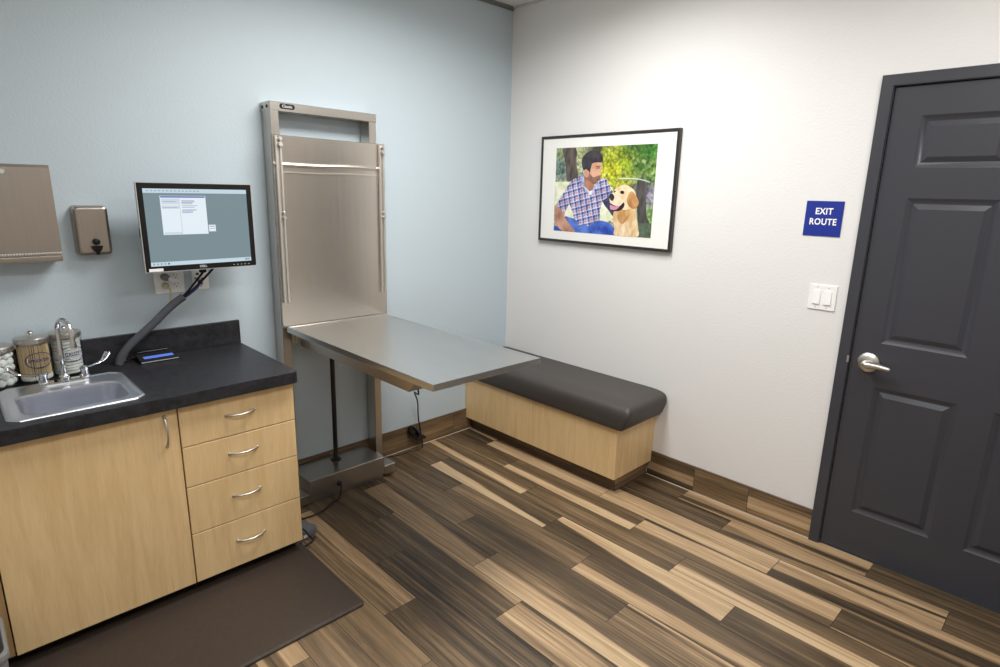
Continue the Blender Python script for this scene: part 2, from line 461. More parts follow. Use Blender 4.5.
# slab with six raised panels
bm = NB()
ys = [DY0, -2.283, -2.580, -2.696, -2.992, DY1]
zs = [.012, .213, .817, 1.010, 1.618, 1.734, 1.934, 2.045]
xf = -.002; V = {}
def dv(y, z, x):
    k = (round(y, 4), round(z, 4), round(x, 4))
    if k not in V: V[k] = bm.verts.new((x, y, z))
    return V[k]
def quad(*p): bm.faces.new([dv(*q) for q in p])
for i in range(5):
    for j in range(7):
        a, b, c, d = ys[i], ys[i + 1], zs[j], zs[j + 1]
        if i in (1, 3) and j in (1, 3, 5):
            loops = [(0, xf), (.003, xf + .0015), (.019, xf + .011), (.023, xf + .0115), (.043, xf + .002), (.046, xf + .002)]
            prev = None
            for ins, x in loops:
                cur = [(a - ins, c + ins, x), (b + ins, c + ins, x), (b + ins, d - ins, x), (a - ins, d - ins, x)]
                if prev:
                    for k in range(4): quad(prev[k], prev[(k + 1) % 4], cur[(k + 1) % 4], cur[k])
                prev = cur
            quad(*prev)
        else:
            quad((a, c, xf), (b, c, xf), (b, d, xf), (a, d, xf))
for (p, q) in (((DY0, .012), (DY0, 2.045)), ((DY1, .012), (DY1, 2.045))):
    pass
box(bm, xf + .012, .04, DY1, DY0, .012, 2.045)
for a, b in ((DY0, None), (DY1, None)):
    bm.faces.new([bm.verts.new(v) for v in ((xf, a, .012), (xf + .012, a, .012), (xf + .012, a, 2.045), (xf, a, 2.045))])
for z in (.012, 2.045):
    bm.faces.new([bm.verts.new(v) for v in ((xf, DY0, z), (xf + .012, DY0, z), (xf + .012, DY1, z), (xf, DY1, z))])
slab = part('door_slab', bm, M['door'], dr, 25)
hy, hz = -2.249, .918
bm = NB(); lathe(bm, (0, hy, hz), [(.0435, -.002), (.0435, -.005), (.041, -.009), (.030, -.014), (.018, -.017), (.001, -.0175)], 'x', 32, True, True)
ros = part('rosette', bm, M['nickel'], slab, 40)
bm = NB(); lathe(bm, (0, hy, hz), [(.0135, -.014), (.0135, -.040), (.016, -.046), (.016, -.058), (.010, -.063), (.001, -.0635)], 'x', 20)
tube(bm, [(-.052, hy, hz), (-.053, hy - .02, hz + .001), (-.055, hy - .05, hz + .002), (-.055, hy - .074, hz - .001), (-.054, hy - .090, hz - .003), (-.053, hy - .094, hz - .003)],
     [.0185, .0175, .0145, .0120, .0110, .007], 14, flat=.85)
part('lever', bm, M['nickel'], slab, 45, 'satin nickel lever handle')
bm = NB(); box(bm, -.0195, -.009, yi - .003, yi + .006, .905, .935, .001, 1)
part('strike_plate', bm, M['nickel'], dr, 30, 'small metal strike plate on the door frame')

# ------------------------------------------------------------------ base cabinet
cab = thing('base_cabinet', 'maple base cabinet with one wide door and four drawers under the sink counter', 'cabinet', (-2.38, -.3, 0))
CX0, CX1 = -2.90, -1.8625
bm = NB()
box(bm, CX0, CX0 + .018, -.574, -.004, .0665, .8145); box(bm, CX1 - .018, CX1, -.574, -.004, .0665, .8145); box(bm, -2.315, -2.297, -.574, -.023, .0845, .7900)
box(bm, CX0 + .0182, CX1 - .0182, -.574, -.004, .0665, .0843); box(bm, CX0 + .0182, CX1 - .0182, -.022, -.004, .0845, .8145); box(bm, CX0 + .0182, CX1 - .0182, -.573, -.562, .790, .8145)
part('carcass', bm, M['maple_in'], cab)
bm = NB(); box(bm, -2.955, -2.8725, -.5935, -.5745, .066, .8145); part('filler_strip', bm, M['maple_in'], cab)
bm = NB(); box(bm, CX0, CX1 - .002, -.53, -.515, .001, .066); box(bm, CX1 - .02, CX1 - .002, -.515, -.02, .001, .066); part('toe_kick', bm, M['dark'], cab, label='black recessed toe kick')
def bow(name, parent, p, q, out=.026, rad=.0042):
    p, q = Vector(p), Vector(q); d = q - p
    pts = []
    for k in range(17):
        t = k / 16; h = math.sin(PI * t) ** .7
        pts.append(p + d * t + Vector((0, -out * h, 0)))
    rs = [rad * (1.25 - .35 * math.sin(PI * k / 16)) for k in range(17)]
    bm = NB(); tube(bm, pts, rs, 10); lathe(bm, p, [(.006, .001), (.006, -.004), (.004, -.006)], 'y', 12); lathe(bm, q, [(.006, .001), (.006, -.004), (.004, -.006)], 'y', 12)
    return part(name, bm, M['nickel'], parent, 45, 'curved satin metal pull')
def front(name, x0, x1, z0, z1):
    bm = NB(); box(bm, x0, x1, -.600, -.5795, z0, z1, .0012, 1); return part(name, bm, M['maple'], cab)
d = front('door', -2.8685, -2.3085, .066, .8075); bow('handle', d, (-2.352, -.600, .785), (-2.352, -.600, .668))
zz = [.8075, .6445, .4785, .2775, .066]
for k in range(4):
    d = front('drawer', -2.3035, -1.8595, zz[k + 1] + (.002 if k < 3 else 0), zz[k] - .002)
    hz_ = [.7335, .5715, .3870, .1820][k]
    bow('handle', d, (-2.137, -.600, hz_), (-2.027, -.600, hz_))

# ------------------------------------------------------------------ countertop with sink cut-out
ctop = thing('countertop', 'charcoal laminate countertop with low backsplash along the blue wall', 'countertop', (-2.38, -.3, .816))
CL, CR, CF = -2.96, -1.845, -.633
hx0, hx1, hy0, hy1 = -2.752, -2.418, -.556, -.235
bm = NB()
def cring(ins, z): return rrect(CL + ins, CR - ins, CF + ins, -.001, .022, z, 6)
hole_t = rrect(hx0, hx1, hy0, hy1, .03, .866, 6); hole_b = rrect(hx0, hx1, hy0, hy1, .03, .8155, 6)
loft(bm, [hole_t, cring(.004, .866), cring(.001, .865), cring(0, .862), cring(0, .8165), cring(.001, .8155), hole_b], False, False)
R0 = hole_b
loft(bm, [hole_b, hole_t], False, False)
bmesh.ops.remove_doubles(bm, verts=bm.verts[:], dist=1e-5)
part('slab', bm, M['laminate'], ctop, 35)
bm = NB(); box(bm, CL, CR - .001, -.021, -.001, .8662, .979, .002, 2); part('backsplash', bm, M['laminate'], ctop)

# ------------------------------------------------------------------ sink
sk = thing('sink', 'stainless steel drop-in bar sink set in the charcoal counter', 'sink', (-2.585, -.38, .866))
bm = NB()
sx0, sx1, sy0, sy1 = -2.784, -2.391, -.582, -.176
bx0, bx1, by0, by1 = -2.742, -2.428, -.546, -.292
def cr(i, z, c=.034): return rrect(sx0 + i, sx1 - i, sy0 + i, sy1 - i, max(c - i * .6, .004), z, 6, True)
def br(i, z, r): return rrect(bx0 + i, bx1 - i, by0 + i, by1 - i, r, z, 6)
loft(bm, [cr(-.001, .8663), cr(.001, .8705), cr(.006, .8722), cr(.011, .8712), cr(.014, .8690), cr(.02, .8688),
          br(-.006, .8690, .060), br(-.002, .8698, .058), br(.002, .868, .055), br(.004, .855, .055), br(.010, .72, .055), br(.018, .655, .06), br(.040, .625, .06), br(.09, .620, .03)], False, True)
part('basin', bm, M['steel_sink'], sk, 50)
bm = NB(); lathe(bm, (-2.585, -.42, .620), [(.045, .0005), (.043, .003), (.036, .002), (.03, -.001), (.001, -.002)], 'z', 24, False, True); part('drain', bm, M['chrome'], sk, 40)

# ------------------------------------------------------------------ faucet
fx, fy, fz = -2.579, -.218, .8690
fc = thing('faucet', 'chrome gooseneck faucet with wrist-blade handles behind the sink', 'faucet', (fx, fy, fz))
bm = NB()
loft(bm, [rrect(fx - .079, fx + .079, fy - .024, fy + .024, .022, z, 6) for z in (fz, fz + .007)] + [rrect(fx - .074, fx + .074, fy - .019, fy + .019, .018, fz + .012, 6)])
part('base', bm, M['chrome'], fc, 35)
bm = NB()
lathe(bm, (fx, fy, fz), [(.018, .010), (.018, .026), (.015, .032), (.0105, .036)], 'z', 20)
arc = [(fx, fy, fz + .03), (fx, fy, fz + .10), (fx, fy, fz + .205)]
R_, n_ = .044, 10
sdx, sdy = .34, -.94
for k in range(1, n_ + 1):
    a = PI * k / n_
    s_ = R_ * (1 - math.cos(a))
    arc.append((fx + sdx * s_, fy + sdy * s_, fz + .205 + R_ * math.sin(a)))
arc.append((fx + sdx * .09, fy + sdy * .09, fz + .165))
tube(bm, spline(arc, 4), .0085, 14)
spout = part('spout', bm, M['chrome'], fc, 45)
bm = NB(); ex, ey = fx + sdx * .09, fy + sdy * .09
lathe(bm, (ex, ey, fz), [(.0105, .170), (.0105, .150), (.009, .148)], 'z', 16); part('aerator', bm, M['chrome'], spout, 40)
for s, tip in ((-1, (-.094, .022)), (1, (.090, .050))):
    hx = fx + s * .064
    bm = NB(); lathe(bm, (hx, fy, fz), [(.017, .010), (.017, .020), (.013, .024), (.013, .040), (.015, .043), (.015, .050), (.008, .055), (.001, .056)], 'z', 18)
    hb = part('valve', bm, M['chrome'], fc, 40)
    bm = NB()
    tx, ty = hx + tip[0], fy + tip[1]
    dx, dy = tip
    pts = [(hx, fy, fz + .046), (hx + dx * .3, fy + dy * .3, fz + .047), (hx + dx * .65, fy + dy * .65, fz + .052), (hx + dx * .85, fy + dy * .85, fz + .062), (tx, ty, fz + .080), (tx + dx * .02, ty + dy * .02, fz + .084)]
    tube(bm, spline(pts, 4), [.006] * 6 + [.0065] * 3 + [.009, .011, .013, .0145, .0155, .016, .0162, .016, .0155, .0145, .012, .008][:12], 12, flat=.45)
    part('blade_handle', bm, M['chrome'], hb, 50)

# ------------------------------------------------------------------ jars
def jar(cx, cy, label, word, r=.0575, h=.165):
    z = .8665
    j = thing('glass_jar', label, 'jar', (cx, cy, z), 'glass supply jars with metal lids')
    bm = NB()
    lathe(bm, (cx, cy, z), [(r - .006, 0), (r - .001, .004), (r, .012), (r, h - .018), (r - .004, h - .008), (r - .004, h),
                            (r - .0065, h), (r - .0065, h - .009), (r - .003, h - .019), (r - .003, .013), (r - .006, .007), (.001, .006)], 'z', 36)
    part('jar_body', bm, M['glass'], j, 40)
    bm = NB()
    lathe(bm, (cx, cy, z), [(r + .0005, h - .012), (r + .0015, h - .011), (r + .0015, h + .003), (r - .002, h + .007), (.012, h + .012), (.001, h + .0125)], 'z', 36, False)
    lid = part('lid', bm, M['steel'], j, 40, 'metal lid with a small knob')
    bm = NB(); lathe(bm, (cx, cy, z + h), [(.004, .013), (.004, .018), (.009, .022), (.010, .027), (.006, .031), (.001, .0315)], 'z', 16); part('knob', bm, M['chrome'], lid, 45)
    if word:
        # printed oval and word wrapped round the jar, facing the room
        rr = r + .0006; ang0 = math.radians(-79); wid, hgt = .046, .031
        bm = NB()
        ring = []
        for k in range(48):
            a = 2 * PI * k / 48
            for sc in (1, .92):
                u, v = wid * sc * math.cos(a), hgt * sc * math.sin(a)
                th = ang0 + u / r
                ring.append(bm.verts.new((cx + rr * math.cos(th), cy + rr * math.sin(th), z + .088 + v)))
        for k in range(48):
            a, b, c, d = ring[2 * k], ring[2 * k + 1], ring[(2 * k + 3) % 96], ring[(2 * k + 2) % 96]
            bm.faces.new((a, b, c, d))
        # small ornament below the word
        for du in (-.008, 0, .008):
            for sgn in (1,):
                pts = []
                for k in range(6):
                    a = 2 * PI * k / 6; th = ang0 + (du + .0035 * math.cos(a)) / r
                    pts.append(bm.verts.new((cx + rr * math.cos(th), cy + rr * math.sin(th), z + .0605 + .003 * math.sin(a))))
                bm.faces.new(pts)
        tb = text_mesh(word, .0145 if len(word) > 7 else .020, .0004, .0, spacing=1.0)
        bmesh.ops.triangulate(tb, faces=tb.faces[:])
        for v in tb.verts:
            u, w = v.co.x * .78, v.co.y
            th = ang0 + u / r; v.co = Vector((cx + (rr + .0002) * math.cos(th), cy + (rr + .0002) * math.sin(th), z + .088 + w))
        me = bpy.data.meshes.new('tmp'); tb.to_mesh(me); tb.free(); bm.from_mesh(me); bpy.data.meshes.remove(me)
        part('printed_label', bm, M['letter_blue'], j, None, 'dark blue oval and lettering printed on the glass')
    return j
J1 = (-2.650, -.105); J2 = (-2.5435, -.080); J3 = (-2.7610, -.126)
jar(*J1, 'glass jar of wooden-stick cotton applicators, middle of the three jars', 'APPLICATORS', .0545)
jar(*J2, 'glass jar of stacked white gauze behind the faucet spout', 'GAUZE', .0545)
jar(*J3, 'glass jar of loose white cotton at the left photo edge', None, .0545, .150)
# applicators: a stick and a cotton tip each
ap = NB()
lathe(ap, (0, 0, 0), [(.0012, .012), (.0012, .135)], 'z', 6, mi=0)
lathe(ap, (0, 0, 0), [(.0008, .0), (.0024, .003), (.0027, .008), (.0022, .014), (.0011, .018)], 'z', 8, mi=1)
ap0 = None; cnt = 0
for ring_r, n in ((.0470, 58), (.0420, 44), (.028, 18)):
    for k in range(n):
        a = 2 * PI * (k + .3 * random.random()) / n
        if ring_r > .04 and .22 * PI < (a % (2 * PI)) < .78 * PI: continue        # the far side is hidden by the near sticks
        if ap0 is None:
            ap0 = obj('cotton_applicator', ap, [M['wood_stick'], M['cotton']], None, 40); o = ap0
        else:
            o = ap0.copy(); COL.objects.link(o)
        o.location = (J1[0] + ring_r * math.cos(a), J1[1] + ring_r * math.sin(a), .8735 + random.uniform(0, .002))
        lean = random.uniform(0, .02)
        o.rotation_euler = (lean * math.sin(a), -lean * math.cos(a), a)
        tag(o, 'thin wooden cotton-tipped applicator standing in the middle glass jar', 'cotton swab', 'applicators in the middle jar')
# folded gauze pads stacked in the right jar
g0 = None
for k in range(12):
    if g0 is None:
        bm = NB()
        rings = [[Vector((rr * math.cos(2 * PI * q / 28), rr * math.sin(2 * PI * q / 28), z)) for q in range(28)] for rr, z in ((.042, .0), (.047, .0025), (.047, .0095), (.042, .0118))]
        loft(bm, rings)
        g0 = obj('gauze_pad', bm, M['gauze'], None, 40); o = g0
    else: o = g0.copy(); COL.objects.link(o)
    o.location = (J2[0], J2[1], .8735 + k * .0119); o.rotation_euler = (0, 0, random.uniform(0, 6))
    tag(o, 'round white gauze layer stacked in the jar behind the faucet', 'gauze', 'gauze in the right jar')
# cotton balls in the left jar: the ones against the glass and a few inside
c0 = None
for lv in range(5):
    for k in range(8):
        a = 2 * PI * (k + .5 * (lv % 2)) / 8
        if c0 is None:
            bm = NB(); bmesh.ops.create_icosphere(bm, subdivisions=2, radius=.0150)
            for v in bm.verts: v.co *= 1 + random.uniform(-.05, .05)
            c0 = obj('cotton_ball', bm, M['fluff'], None, 60); o = c0
        else: o = c0.copy(); COL.objects.link(o)
        o.location = (J3[0] + .0355 * math.cos(a), J3[1] + .0355 * math.sin(a), .8885 + lv * .0250)
        o.rotation_euler = (random.random() * 6, random.random() * 6, 0)
        tag(o, 'fluffy white cotton ball packed in the leftmost glass jar', 'cotton ball', 'cotton balls in the left jar')

# ------------------------------------------------------------------ towel dispenser, soap dispenser
td = thing('paper_towel_dispenser', 'wide stainless paper towel dispenser on the blue wall at the left photo edge', 'towel dispenser', (-2.652, 0, 1.31))
tx0, tx1 = -2.792, -2.512
bm = NB()
prof = [(-.001, 1.322), (-.001, 1.672), (-.084, 1.672), (-.092, 1.669), (-.096, 1.661), (-.104, 1.350), (-.104, 1.344), (-.094, 1.3435), (-.094, 1.322)]
prism(bm, [(tx0, y, z) for y, z in prof], (tx1 - tx0, 0, 0)); part('housing', bm, M['steel_box'], td, 20)
bm = NB()
n = 34; w = (tx1 - tx0) / n
for k in range(n):
    a = tx0 + k * w
    vs = [bm.verts.new(p) for p in ((a, -.1055, 1.352), (a + w, -.1055, 1.352), (a + w * .5, -.1065, 1.344))]
    bm.faces.new(vs)
    vs = [bm.verts.new(p) for p in ((a, -.1047, 1.352), (a + w, -.1047, 1.352), (a + w * .5, -.1057, 1.344))]
    bm.faces.new(vs)
part('serrated_edge', bm, M['chrome'], td, None)
bm = NB(); box(bm, tx0, tx1, -.106, -.094, 1.317, 1.3385, .003, 2); box(bm, tx0 + .002, tx1 - .002, -.095, -.003, 1.316, 1.322); part('lower_lip', bm, M['steel_box'], td)
bm = NB(); lathe(bm, (-2.652, -.0965, 1.645), [(.011, .001), (.011, -.004), (.009, -.006), (.001, -.006)], 'y', 20); part('lock', bm, M['chrome'], td, 40)

sd = thing('soap_dispenser', 'small stainless soap dispenser with black push valve on the blue wall', 'soap dispenser', (-2.394, 0, 1.33))
bm = NB()
def vr(x0, x1, z0, z1, r, y): return [Vector((p.x, y, p.y)) for p in rrect(x0, x1, z0, z1, r, 0, 6)]
loft(bm, [vr(-2.455, -2.335, 1.327, 1.523, .014, -.001), vr(-2.453, -2.337, 1.329, 1.521, .014, -.040), vr(-2.452, -2.338, 1.330, 1.520, .013, -.054), vr(-2.446, -2.344, 1.336, 1.514, .010, -.0595), vr(-2.440, -2.350, 1.342, 1.508, .008, -.061)])
part('housing', bm, M['steel_box'], sd, 30)
bm = NB(); lathe(bm, (-2.391, 0, 1.382), [(.013, -.058), (.013, -.066), (.0125, -.076), (.010, -.082), (.001, -.084)], 'y', 20)
v1 = part('push_button', bm, M['black'], sd, 40, 'round black push button')
bm = NB()
prism(bm, [(-2.411, -.060, 1.366), (-2.371, -.060, 1.366), (-2.377, -.060, 1.349), (-2.384, -.060, 1.341), (-2.398, -.060, 1.341), (-2.405, -.060, 1.349)], (0, -.016, 0))
lathe(bm, (-2.391, -.072, 1.335), [(.006, -.004), (.008, .02)], 'z', 12)
part('nozzle', bm, M['black'], sd, 30, 'black spout under the button')

# ------------------------------------------------------------------ monitor
mo = thing('monitor', 'black-bezelled flat monitor with a teal desktop on the blue wall', 'monitor', (-2.036, 0, 1.44))
mx0, mx1, mz0, mz1, my = -2.258, -1.813, 1.262, 1.616, -.200
bm = NB(); box(bm, mx0 + .003, mx1 - .003, my + .010, my + .055, mz0 + .002, mz1 - .002, .006, 2); box(bm, mx0 + .06, mx1 - .06, my + .054, my + .085, mz0 + .05, mz1 - .05, .012, 2)
part('back_shell', bm, M['silver'], mo)
bm = NB()
sx_, sX, sz_, sZ = -2.238, -1.834, 1.284, 1.594
def mr(x0, x1, z0, z1, y, r=.004): return vr(x0, x1, z0, z1, r, y)
loft(bm, [mr(mx0, mx1, mz0, mz1, my + .014), mr(mx0, mx1, mz0, mz1, my + .003), mr(mx0 + .003, mx1 - .003, mz0 + .003, mz1 - .003, my), mr(sx_ - .001, sX + .001, sz_ - .001, sZ + .001, my, .001), mr(sx_, sX, sz_, sZ, my + .003, .001)], True, False)
bez = part('bezel', bm, M['black'], mo)
bm = NB()
for a_, b_, c_, d_ in ((mx0 - .003, mx1 + .003, mz1 + .0003, mz1 + .003), (mx0 - .003, mx1 + .003, mz0 - .003, mz0 - .0003), (mx0 - .003, mx0 - .0003, mz0 - .0002, mz1 + .0002), (mx1 + .0003, mx1 + .003, mz0 - .0002, mz1 + .0002)): box(bm, a_, b_, my + .003, my + .020, c_, d_)
part('silver_edge', bm, M['silver'], mo, label='thin silver edge around the black bezel')
bm = NB()
def scr(x0, x1, z0, z1, k, mi):
    y = my + .003 - .00012 * k
    f = bm.faces.new([bm.verts.new(p) for p in ((x0, y, z0), (x1, y, z0), (x1, y, z1), (x0, y, z1))]); f.material_index = mi
W, Hh = sX - sx_, sZ - sz_
def S(u0, u1, v0, v1, k, mi): scr(sx_ + u0 * W, sx_ + u1 * W, sZ - v1 * Hh, sZ - v0 * Hh, k, mi)
S(0, 1, 0, 1, 0, 0)
S(0, 1, 0, .055, 1, 2); S(0, 1, .948, 1, 1, 2)
S(.145, .575, .09, .595, 1, 1)
S(.15, .57, .095, .113, 2, 3); S(.155, .318, .125, .20, 2, 5); S(.155, .318, .215, .255, 2, 5); S(.155, .318, .56, .59, 2, 5); S(.318, .326, .115, .59, 2, 5)
for u0, u1, v, c in ((.34, .46, .145, 4), (.34, .47, .16, 4), (.34, .45, .175, 3), (.34, .44, .19, 4), (.34, .49, .215, 4), (.34, .46, .235, 4), (.34, .48, .27, 3), (.34, .45, .285, 4), (.34, .44, .30, 3), (.16, .30, .24, 4), (.17, .29, .16, 4)):
    S(u0, u1, v, v + .007, 3, c)
S(.583, .652, .475, .565, 1, 1); S(.59, .643, .49, .50, 2, 4); S(.59, .643, .52, .527, 2, 4)
for k in range(14): S(.03 + k * .036, .05 + k * .036, .022, .034, 2, 4)
for k, c in enumerate((4, 4, 4, 4, 3)): S(.02 + k * .034, .036 + k * .034, .962, .985, 2, c)
S(.93, .985, .962, .985, 2, 4)
part('screen', bm, [M['scr_bg'], M['scr_win'], M['scr_bar'], M['scr_blue'], M['scr_text'], M['scr_pane']], mo, None, 'lit screen showing a pale window on a teal-grey desktop')
tb = text_mesh('DELL', .013, .0006, .0003); bmesh.ops.transform(tb, matrix=Matrix.Translation((-2.040, my - .0004, 1.2735)) @ ON_LEFT, verts=tb.verts[:]); part('logo', tb, M['silver'], bez, None, 'small silver brand lettering on the bezel')
bm = NB(); box(bm, mx0 + .010, mx0 + .062, my - .0008, my + .001, mz0 + .001, mz0 + .013); part('sticker', bm, M['plate'], bez, None, 'small white sticker on the lower left bezel corner')
bm = NB()
for k in range(5): box(bm, -1.915 + k * .016, -1.909 + k * .016, my - .0012, my + .001, 1.270, 1.2725)
part('button', bm, M['silver'], bez, None)
bm = NB(); box(bm, -2.085, -1.985, my + .084, my + .094, 1.40, 1.50, .002, 1); box(bm, -2.055, -2.015, -.10, -.045, 1.43, 1.47, .004, 2)
tube(bm, [(-2.035, my + .09, 1.45), (-2.035, -.03, 1.45)], .016, 12); box(bm, -2.085, -1.985, -.022, -.001, 1.38, 1.52, .003, 1); part('wall_mount', bm, M['black'], mo)
bm = NB(); box(bm, mx0 - .003, mx0 + .004, my + .012, my + .03, 1.40, 1.44, .002, 1); part('side_button', bm, M['black'], mo)

# ------------------------------------------------------------------ cable bundle from the counter to the monitor
cb = thing('cable_bundle', 'grey foam-wrapped cable bundle rising from the counter to the monitor', 'cable', (-2.375, -.07, .8665))
bm = NB()
slv = spline([(-2.374, -.075, .868), (-2.362, -.076, .900), (-2.330, -.080, .941), (-2.280, -.084, .985), (-2.228, -.09, 1.030), (-2.182, -.096, 1.074), (-2.142, -.106, 1.110), (-2.108, -.118, 1.136)], 6)
tube(bm, slv, .0165, 16); part('foam_sleeve', bm, M['foam'], cb, 50)
for nm, pts, m, r in (('cable', [(-2.130, -.109, 1.118), (-2.095, -.121, 1.153), (-2.055, -.128, 1.200), (-2.022, -.135, 1.242), (-2.012, -.137, 1.266)], 'black', .0048),
                      ('cable', [(-2.126, -.113, 1.120), (-2.085, -.124, 1.152), (-2.035, -.132, 1.198), (-1.988, -.138, 1.246), (-1.972, -.138, 1.266)], 'black', .0048),
                      ('blue_cable', [(-2.128, -.111, 1.116), (-2.085, -.118, 1.143), (-2.050, -.115, 1.168), (-2.030, -.10, 1.190), (-2.022, -.05, 1.196), (-2.020, -.003, 1.196)], 'blue_cable', .0045)):
    bm = NB(); tube(bm, spline(pts, 6), r, 10)
    if nm == 'blue_cable': box(bm, -2.037, -2.021, -.112, -.088, 1.180, 1.202, .003, 1)
    part(nm, bm, M[m], cb, 50, 'dark blue cable' if nm == 'blue_cable' else 'black cable')
bm = NB(); box(bm, -2.040, -2.012, -.146, -.130, 1.238, 1.262, .003, 1); part('connector', bm, M['black'], cb)

# ------------------------------------------------------------------ wall plates
def duplex(bm, cx, cz, y):
    for dz in (.0195, -.0195):
        lathe(bm, (cx, 0, cz + dz), [(.0165, y + .001), (.0165, y - .0018), (.0155, y - .0024), (.001, y - .0024)], 'y', 24, mi=0)
        for dx, h in ((-.0063, .0085), (.0063, .007)):
            box(bm, cx + dx - .0011, cx + dx + .0011, y - .0027, y - .002, cz + dz + .003 - h / 2 + .001, cz + dz + .003 + h / 2 + .001, mi=1)
        lathe(bm, (cx, 0, cz + dz - .0075), [(.0026, y - .002), (.0026, y - .0027)], 'y', 10, mi=1)
o1 = thing('outlet_plate', 'white double outlet plate below the monitor with plugs in it', 'outlet', (-2.127, 0, 1.196))
bm = NB(); loft(bm, [vr(-2.187, -2.067, 1.138, 1.254, .003, -.001), vr(-2.187, -2.067, 1.138, 1.254, .003, -.003), vr(-2.1845, -2.0695, 1.1405, 1.2515, .002, -.0055)]); part('plate', bm, M['plate'], o1)
for cx in (-2.148, -2.102):
    bm = NB(); duplex(bm, cx, 1.194, -.0055); part('receptacle', bm, [M['plate'], M['slot']], o1)
o2 = thing('data_plate', 'white single wall plate right of the plugs, below the monitor', 'wall plate', (-1.998, 0, 1.2))
bm = NB(); loft(bm, [vr(-2.034, -1.962, 1.142, 1.257, .003, -.001), vr(-2.034, -1.962, 1.142, 1.257, .003, -.003), vr(-2.0315, -1.9645, 1.1445, 1.2545, .002, -.0055)]); part('plate', bm, M['plate'], o2)
bm = NB(); box(bm, -2.016, -2.004, -.0065, -.005, 1.210, 1.220); box(bm, -1.996, -1.984, -.0065, -.005, 1.186, 1.196)
for z in (1.24, 1.158): lathe(bm, (-1.998, 0, z), [(.003, -.005), (.003, -.0066)], 'y', 10)
part('jack', bm, M['slot'], o2)
p1 = thing('power_adapter', 'grey round power plug in the top left socket under the monitor', 'plug', (-2.148, -.02, 1.2135))
bm = NB(); lathe(bm, (-2.148, 0, 1.2135), [(.016, -.0085), (.0165, -.028), (.015, -.045), (.011, -.049), (.001, -.050)], 'y', 20); part('body', bm, M['plug_grey'], p1, 40)
bm = NB(); tube(bm, spline([(-2.146, -.036, 1.212), (-2.132, -.044, 1.206), (-2.118, -.050, 1.200), (-2.106, -.044, 1.198)], 5), [.010] * 8 + [.011] * 8, 12); part('strain_relief', bm, M['plate'], p1, 50)
p2 = thing('cord_plug', 'tan plug with a beige cord in the bottom left socket under the monitor', 'plug', (-2.148, -.02, 1.1745))
bm = NB(); lathe(bm, (-2.148, 0, 1.1745), [(.014, -.0085), (.014, -.024), (.011, -.034), (.001, -.036)], 'y', 20); part('body', bm, M['ivory'], p2, 40)
bm = NB(); tube(bm, spline([(-2.147, -.030, 1.173), (-2.139, -.042, 1.163), (-2.138, -.045, 1.140), (-2.142, -.042, 1.110), (-2.152, -.034, 1.080), (-2.20, -.031, 1.028), (-2.256, -.030, .975), (-2.308, -.030, .925), (-2.338, -.030, .885), (-2.345, -.034, .8705)], 6), .0042, 10); part('cord', bm, M['cord_beige'], p2, 50)

# ------------------------------------------------------------------ signature pad
sp = thing('signature_pad', 'black signature pad with a lit blue strip on the counter by the backsplash', 'signature pad', (-2.225, -.08, .8665))
bm = NB()
px0, px1, pyf, pyb = -2.305, -2.158, -.134, -.035
prism(bm, [(px0, pyf, .8668), (px0, pyf, .8755), (px0, pyf + .008, .8790), (px0, pyb, .8980), (px0, pyb, .8668)], (px1 - px0, 0, 0))
part('housing', bm, M['pad_black'], sp, 20)
bm = NB(); box(bm, px0 + .002, px1 - .001, pyf - .0008, pyf + .001, .8718, .8752); part('front_strip', bm, M['silver'], sp, None, 'thin silver strip along the front edge')
sl = (.8980 - .8790) / (pyb - pyf - .008)
def padz(y): return .8790 + (y - pyf - .008) * sl + .0006
bm = NB(); bm.faces.new([bm.verts.new(p) for p in ((px0 + .020, pyf + .022, padz(pyf + .022)), (px1 - .012, pyf + .022, padz(pyf + .022)), (px1 - .014, pyf + .045, padz(pyf + .045)), (px0 + .018, pyf + .045, padz(pyf + .045)))])
part('lcd_strip', bm, M['lcd'], sp, None, 'lit blue display strip')
bm = NB(); tube(bm, [(px0 + .01, pyb - .016, padz(pyb - .016) + .004), (px1 - .02, pyb - .016, padz(pyb - .016) + .004)], .0038, 10); part('stylus', bm, M['black_metal'], sp, 40)
bm = NB(); tube(bm, spline([(px0 + .004, -.06, .885), (px0 - .012, -.058, .884), (px0 - .028, -.056, .874), (px0 - .045, -.055, .869)], 5), .003, 8); part('cord', bm, M['black'], sp, 40)

# ------------------------------------------------------------------ exam table
et = thing('exam_table', 'stainless steel wall-mounted lift exam table with tall back panel', 'exam table', (-1.385, 0, 0))
ex0, ex1 = -1.672, -1.108
pst = []
for a, b in ((ex0, ex0 + .042), (ex1 - .042, ex1)):
    bm = NB()
    box(bm, a, b, -.100, -.0125, .006, 1.952, .002, 1)
    pst.append(part('post', bm, M['steel'], et))
bm = NB(); box(bm, ex0 - .002, ex1 + .002, -.102, -.0015, 1.950, 1.990, .002, 1); xb_ = part('crossbar', bm, M['steel_x'], et)
bm = NB()
for y in (-.075, -.025): lathe(bm, (ex0 - .002, y, 1.968), [(.008, .001), (.008, -.0025), (.006, -.004), (.001, -.004)], 'x', 14)
part('bolt', bm, M['black_metal'], xb_, 40, 'dark bolt heads on the end of the crossbar')
bm = NB()
loft(bm, [vr(-1.626, -1.552, 1.961, 1.984, .011, -.1015), vr(-1.626, -1.552, 1.961, 1.984, .011, -.1035)], mi=0)
bg = part('badge', bm, [M['black']], xb_, None, 'small black oval badge with pale lettering')
tb = text_mesh('Classic', .018, .0005, .0002); bmesh.ops.transform(tb, matrix=Matrix.Translation((-1.589, -.1038, 1.9725)) @ ON_LEFT, verts=tb.verts[:]); part('badge_lettering', tb, M['silver'], bg, None)
